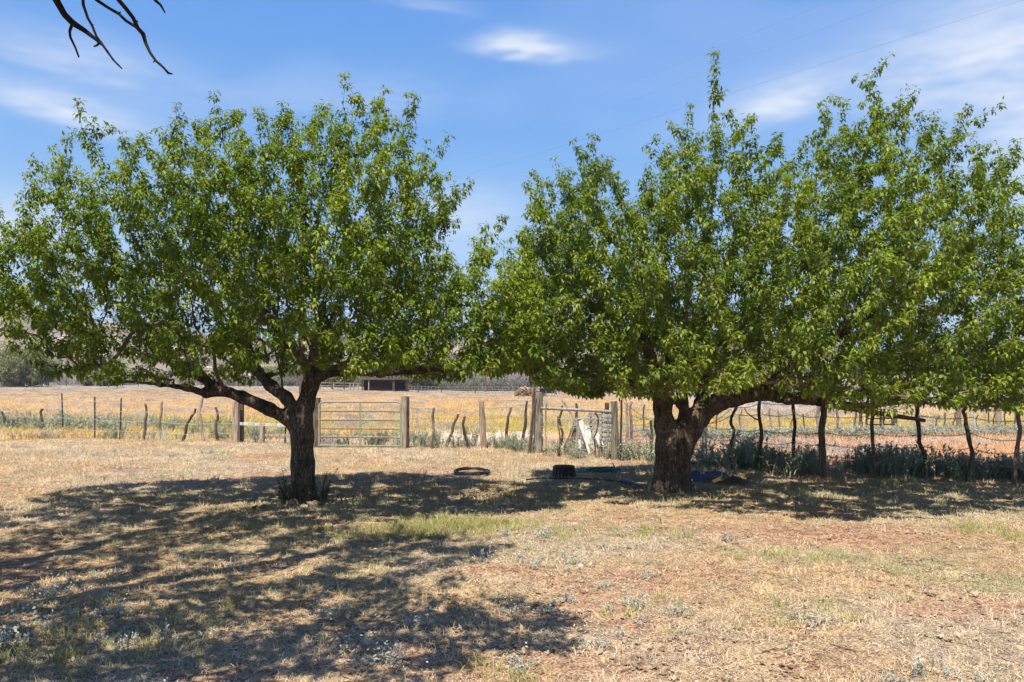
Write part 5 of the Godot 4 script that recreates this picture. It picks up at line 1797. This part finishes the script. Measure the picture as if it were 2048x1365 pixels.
func ground_cover() -> void:
	rng.seed = 1234
	var shade := func(c: Color, lo: float, hi: float) -> Color:
		var k := rng.randf_range(lo, hi)
		return Color(c.r * k, c.g * k, c.b * k)
	# yard
	var dry := beds(5)
	var green := beds(3)
	var tall := beds(2)
	var silver := beds(3)
	var litter := beds(2)
	var dry_m := []
	for k in 5:
		dry_m.append(blades(30, 0.13, [0.032, 0.04, 0.05, 0.036, 0.065][k], 0.0022, [1.5, 1.3, 1.0, 1.7, 0.7][k], 20 + k))
	var green_m := [blades(28, 0.10, 0.05, 0.0022, 0.9, 31), blades(24, 0.09, 0.07, 0.0022, 0.7, 32), blades(34, 0.11, 0.04, 0.0022, 1.0, 33)]
	var tall_m := [blades(16, 0.06, 0.20, 0.0032, 0.85, 41), blades(14, 0.06, 0.14, 0.003, 0.8, 42)]
	var silver_m := [herb(10, 0.07, 0.09, 0.024, 14, 51), herb(13, 0.09, 0.08, 0.022, 14, 52), herb(7, 0.05, 0.13, 0.022, 16, 53, 0.3)]
	var litter_m := [blades(34, 0.16, 0.05, 0.0028, 2.2, 61), blades(24, 0.14, 0.07, 0.003, 2.4, 62)]
	for i in 46000:
		var d := 3.6 + 22.0 * pow(rng.randf(), 1.25)
		var wide := 3.5 + d * 0.78
		var x := rng.randf_range(-wide, wide)
		var k := cover(x, d)
		var edge := 24.6 if x < -3.0 else lerpf(21.5, 15.2, clampf(x / 8.0, 0.0, 1.0))
		if d > edge:
			continue
		var big := 1.0 + ss(6.0, 20.0, d) * 0.9
		var pick := rng.randf()
		if pick < 0.42:
			if rng.randf() > k.x * 0.55:
				var c := STRAW.lerp(GREY, rng.randf() * 0.7)
				litter[i % 2].put(spot(x, d, big * rng.randf_range(0.7, 1.2), 0.006, 0.35), shade.call(c, 0.6, 1.3))
			continue
		if rng.randf() < k.x * 0.86:
			continue
		if rng.randf() < k.y * 0.85:
			var c := GREEN.lerp(Color(0.34, 0.34, 0.19), rng.randf() * 0.8).lerp(STRAW, rng.randf() * 0.35)
			green[i % 3].put(spot(x, d, big * rng.randf_range(0.7, 1.35)), shade.call(c, 0.75, 1.3))
			continue
		if rng.randf() < k.z * 0.16:
			silver[i % 3].put(spot(x, d, (0.75 + 0.25 * big) * rng.randf_range(0.6, 1.2)), shade.call(Color(0.42, 0.42, 0.345), 0.75, 1.2))
			continue
		var c2 := STRAW.lerp(ORANGE, ss(0.4, 0.75, k.w) * rng.randf()).lerp(GREY, ss(0.55, 0.25, k.w) * rng.randf() * 0.8)
		if rng.randf() < 0.22:
			c2 = Color(0.33, 0.32, 0.19).lerp(Color(0.40, 0.38, 0.29), rng.randf())
		dry[i % 5].put(spot(x, d, big * rng.randf_range(0.7, 1.3)), shade.call(c2, 0.55, 1.3))
	for g in [[905, 1050, 0.75, 0.4, 130], [850, 1062, 1.0, 0.4, 80], [760, 1066, 0.9, 0.45, 40], [1000, 1056, 0.5, 0.25, 50], [60, 1320, 0.5, 0.4, 14], [300, 1240, 0.9, 0.6, 12], [160, 1290, 0.7, 0.5, 14], [1590, 1120, 0.6, 0.3, 16], [1030, 1345, 0.3, 0.2, 8], [1440, 1230, 1.0, 0.5, 22], [1250, 1075, 0.8, 0.4, 20], [2010, 1075, 0.5, 0.4, 40]]:
		var p := foot(g[0], g[1])
		for i in g[4]:
			var a := rng.randf() * TAU
			var r := sqrt(rng.randf())
			var c := Color(0.24, 0.27, 0.08).lerp(Color(0.46, 0.40, 0.18), rng.randf())
			tall[i % 2].put(spot(p.x + cos(a) * r * g[2], -p.z + sin(a) * r * g[3], rng.randf_range(0.6, 1.15)), shade.call(c, 0.8, 1.2))
	lay_out("dry_grass", "short dry straw coloured grass of the yard", dry, dry_m, M.grass)
	lay_out("straw_litter", "flattened dead grass lying on the red earth", litter, litter_m, M.grass)
	lay_out("green_grass", "patches of short green grass in the yard", green, green_m, M.grass)
	lay_out("tall_grass", "taller fresh green grass between the trees and the camera", tall, tall_m, M.grass)
	lay_out("silver_weeds", "scattered low silvery weeds in the yard", silver, silver_m, M.herb)
	# larger silver clumps, one by one
	var clumps := [[1620, 1243, 1.5, "rounded silvery clump standing alone in the sunny right foreground"], [1300, 1150, 1.2, "grey-green clump on sunny straw near the middle of the yard"], [1145, 1130, 1.0, "pale silvery clump right of the shade's pointed edge"], [1205, 1175, 1.1, "silvery clump on the red earth left of the grey-green one"], [1350, 1225, 1.3, "wide silvery clump in the sun, middle foreground"], [1270, 1215, 1.2, "silvery clump left of the wide one in the sun"], [1105, 1225, 1.3, "bluish clump in the pointed end of the shade"], [1030, 1222, 1.1, "bluish clump in shade, left of the pointed end"], [1040, 1335, 1.2, "pale clump at the bottom edge on bare earth"], [760, 1335, 1.5, "tall silvery clump at the bottom edge in shade"], [660, 1230, 1.3, "tall bluish clump in the shade, left of centre"], [690, 1300, 1.3, "broad bluish clump low in the shade, left of centre"], [230, 1235, 1.3, "silvery clump in the shade at lower left"], [90, 1195, 1.3, "silvery clump in the shade near the left edge"], [20, 1300, 1.6, "silvery clump cut by the lower left edge"], [845, 1255, 1.2, "bluish clump right of the bare earth in the shade"], [1190, 1290, 1.0, "thin grey weed at the lower middle in the sun"]]
	var proto: Node3D = null
	for q in clumps:
		var p := foot(q[0], q[1])
		var o: Node3D
		if proto == null:
			o = thing("silver_clump", q[3], "plant", on(p.x, -p.z), "larger silvery weed clumps in the yard")
			part("stems", herb(20, 0.10, 0.11, 0.022, 18, 71), M.silver_one, o)
			part("leaves", clump(90, 0.15, 0.024, 72), M.silver_one, o).position = Vector3(0, 0.05, 0)
			proto = o
		else:
			o = proto.duplicate()
			o.name = numbered("silver_clump")
			add_child(o)
			o.position = on(p.x, -p.z)
			o.set_meta("label", q[3])
		o.rotation.y = q[0] * 0.7
		o.scale = Vector3(q[2], q[2] * (0.8 + 0.3 * sin(q[0])), q[2]) * 0.78
	# sage along the fences
	var sage := beds(3)
	var sage_m := [herb(14, 0.20, 0.46, 0.075, 16, 81), herb(12, 0.18, 0.38, 0.07, 15, 82), herb(16, 0.24, 0.52, 0.07, 15, 83, 0.3)]
	var straw := beds(2)
	var straw_m := [blades(26, 0.20, 0.45, 0.006, 0.5, 91), blades(24, 0.2, 0.35, 0.006, 0.8, 92)]
	# line of the fences: x, distance, depth of the band, height, density per metre
	var band := [[-26.0, 34.5, 4.0, 0.9, 16.0], [-15.0, 30.0, 4.0, 0.9, 20.0], [-9.0, 26.4, 2.4, 0.75, 16.0], [-5.0, 23.8, 1.6, 0.7, 14.0], [-2.6, 22.6, 0.9, 0.75, 12.0], [-0.6, 22.1, 0.5, 0.8, 6.0], [0.6, 19.8, 0.5, 0.7, 5.0], [2.4, 18.6, 0.6, 0.75, 5.0], [3.4, 17.8, 1.0, 0.95, 9.0], [4.6, 16.6, 0.9, 1.1, 9.0], [5.4, 15.7, 0.8, 0.9, 26.0], [8.0, 14.9, 0.8, 0.95, 28.0], [10.0, 13.4, 1.0, 0.95, 26.0], [13.0, 12.6, 1.0, 0.95, 22.0]]
	for i in band.size() - 1:
		var a: Array = band[i]
		var b: Array = band[i + 1]
		var len := Vector2(b[0] - a[0], b[1] - a[1]).length()
		for k in int(len * (a[4] + b[4]) * 0.5 * 1.5):
			var t := rng.randf()
			var x: float = lerpf(a[0], b[0], t)
			var d: float = lerpf(a[1], b[1], t) + rng.randfn() * lerpf(a[2], b[2], t) * 0.5
			if n_mid.get_noise_2d(x * 1.2, d * 1.2 + 60.0) < -0.22:
				continue
			var s: float = lerpf(a[3], b[3], t) * (0.35 + 0.95 * sqrt(rng.randf())) * (1.0 + 0.45 * n_mid.get_noise_2d(x * 1.7, d * 1.7 - 9.0))
			if rng.randf() < (0.25 if x < 5.0 else 0.12):
				straw[k % 2].put(spot(x, d, s), shade.call(Color(0.44, 0.40, 0.27), 0.8, 1.2))
			else:
				sage[k % 3].put(spot(x, d, s), shade.call(Color(0.325, 0.35, 0.25).lerp(Color(0.27, 0.32, 0.16), rng.randf() * (0.7 if x < 0 else 0.3)), 0.75, 1.2))
	lay_out("sage_brush", "grey-green sage growing thick along the fence lines", sage, sage_m, M.silver)
	lay_out("pale_grass", "pale tall straw growing among the sage by the gates", straw, straw_m, M.grass)
	# meadow
	var field := beds(3)
	var field_m := [blades(34, 0.32, 0.34, 0.012, 0.5, 101), blades(30, 0.35, 0.26, 0.013, 0.7, 102), blades(26, 0.3, 0.42, 0.011, 0.4, 103)]
	var lilac := beds(2)
	var lilac_m := [herb(22, 0.30, 0.36, 0.06, 6, 111), herb(18, 0.34, 0.3, 0.06, 6, 112, 0.9)]
	for i in 52000:
		var t := rng.randf()
		var d := 17.0 * pow(9.2, t)
		var wide := 6.0 + d * 0.80
		var x := rng.randf_range(-wide, wide)
		var edge := 25.5 if x < -6.0 else (22.5 if x < 1.0 else lerpf(20.5, 16.0, clampf((x - 1.0) / 7.0, 0.0, 1.0)))
		if d < edge:
			continue
		if Vector2((x + 0.9) / 1.9, (d - 24.8) / 2.3).length() < 1.0 and rng.randf() < 0.92:
			continue
		var c := meadow(x, d)
		var s := 1.0 + ss(30.0, 120.0, d) * 1.4
		var low := 0.75 - 0.58 * ss(30.0, 100.0, d) - 0.2 * ss(30.0, 20.0, d)
		var n := n_big.get_noise_2d(x * 1.1 + 33.0, d * 1.8)
		var grey_here := ss(0.05, 0.3, n) * 0.75 + 0.5 * ss(90.0, 130.0, d) + 0.5 * ss(36.0, 55.0, d) * ss(8.0, 16.0, x - d * 0.06)
		if rng.randf() < grey_here * 0.6:
			lilac[i % 2].put(spot(x, d, s * rng.randf_range(0.6, 1.2), 0.0, low), shade.call(Color(0.47, 0.43, 0.41), 0.7, 1.2))
		else:
			field[i % 3].put(spot(x, d, s * rng.randf_range(0.6, 1.2), 0.0, low), shade.call(c * 1.12, 0.7, 1.3))
	lay_out("meadow_grass", "orange, tan and yellow-green grass of the meadow", field, field_m, M.grass)
	lay_out("grey_brush", "low lilac-grey dry brush scattered over the meadow", lilac, lilac_m, M.herb)
	# sage lines out in the meadow at right, below the second fence
	var sage2 := beds(1)
	for i in 420:
		var x := rng.randf_range(4.0, 24.0)
		var d := lerpf(23.5, 27.0, clampf((x - 4.0) / 16.0, 0, 1)) + rng.randfn() * 0.6
		sage2[0].put(spot(x, d, rng.randf_range(0.6, 1.1)), shade.call(Color(0.35, 0.365, 0.28), 0.75, 1.2))
	lay_out("sage_row", "row of grey-green sage along the second fence", sage2, [sage_m[0]], M.silver)
	# brush at the foot of the hill, and on it
	var brush := beds(3)
	var brush_m := [herb(26, 0.9, 2.4, 0.20, 22, 121, 1.2), herb(30, 1.1, 1.8, 0.2, 20, 122, 1.3), clump(90, 1.3, 0.30, 123)]
	for i in 9000:
		var t := rng.randf()
		var d := 150.0 + 230.0 * t * t
		var x := rng.randf_range(-0.95, 0.95) * d
		var near := d < 175.0
		var n := n_big.get_noise_2d(x * 0.35, d * 0.35)
		if not near and n < -0.12 + 0.2 * ss(-0.2, -0.5, x / d):
			continue
		var c := Color(0.30, 0.275, 0.25).lerp(Color(0.20, 0.21, 0.10), clampf(rng.randf() * 0.6 + n, 0, 1))
		if not near and rng.randf() < 0.35:
			c = Color(0.11, 0.125, 0.06)
		if x / d < -0.35 and d < 190.0 and (d < 160.0 or rng.randf() < 0.5):
			continue
		var s := rng.randf_range(0.5, 1.25) * (1.0 if near else 1.2)
		if near and x / d > -0.18:
			s *= 1.5
		if near and x / d > 0.25:
			s *= 0.4
		var k := 2 if (not near and rng.randf() < 0.6) else i % 2
		brush[k].put(spot(x, d, s, 0.4 if k == 2 else 0.0, 0.8), shade.call(c, 0.75, 1.25))
	lay_out("hill_brush", "grey and olive brush thick at the foot of the hill and over it", brush, brush_m, M.herb)
	var rocks := beds(1)
	for i in 900:
		var d := rng.randf_range(170.0, 380.0)
		var x := rng.randf_range(-0.95, 0.6) * d
		if n_big.get_noise_2d(x * 0.3 + 9.0, d * 0.3) < 0.02 + 0.15 * ss(-0.4, 0.0, x / d):
			continue
		rocks[0].put(spot(x, d, rng.randf_range(0.5, 2.2), 0.0, 0.75), shade.call(Color(0.50, 0.38, 0.29), 0.7, 1.2))
	lay_out("hill_rocks", "tan boulders scattered over the hill", rocks, [lump(Vector3(1, 0.8, 1), 4.0, 0.35, 6, 9)], M.herb)
	# twigs and small stones lying about
	var bits := beds(3)
	var st := open_st()
	tube(st, bend(Vector3(-0.12, 0.006, 0), Vector3(0.12, 0.012, 0.03), 5, 0.04, 3.0), PackedFloat32Array([0.004, 0.004, 0.0035, 0.003, 0.0025, 0.0015]), 4)
	tube(st, PackedVector3Array([Vector3(0.02, 0.008, 0.01), Vector3(0.07, 0.02, 0.06)]), PackedFloat32Array([0.003, 0.0015]), 4)
	var dead := open_st()
	for k in 9:
		var v := Vector3(rng.randf_range(-0.2, 0.2), 0.012, rng.randf_range(-0.2, 0.2))
		var e := Vector3(rng.randf_range(-1, 1), rng.randf_range(-0.1, 0.3), rng.randf_range(-1, 1)).normalized() * 0.05
		two_faces(dead, v, e, e.cross(Vector3.UP).normalized() * 0.014, 0.5)
	for i in 2600:
		var d := 4.0 + 14.0 * pow(rng.randf(), 1.2)
		var x := rng.randf_range(-1.0, 1.0) * (3.0 + d * 0.72)
		var k := i % 3
		if k == 0:
			bits[0].put(spot(x, d, rng.randf_range(0.4, 1.2)), shade.call(Color(0.24, 0.19, 0.15), 0.6, 1.5))
		elif k == 1:
			bits[1].put(spot(x, d, rng.randf_range(0.006, 0.02) * (3.0 if rng.randf() < 0.03 else 1.0), 0.002, 0.7), shade.call(Color(0.42, 0.33, 0.26), 0.7, 1.3))
		else:
			bits[2].put(spot(x, d, rng.randf_range(0.7, 1.3)), shade.call(Color(0.30, 0.20, 0.11).lerp(Color(0.44, 0.36, 0.24), rng.randf()), 0.7, 1.2))
	lay_out("ground_litter", "dead twigs, pebbles and fallen leaves strewn over the yard", bits, [st.commit(), lump(Vector3(1, 0.7, 1), 2.0, 0.3, 5, 8), dead.commit()], M.herb)
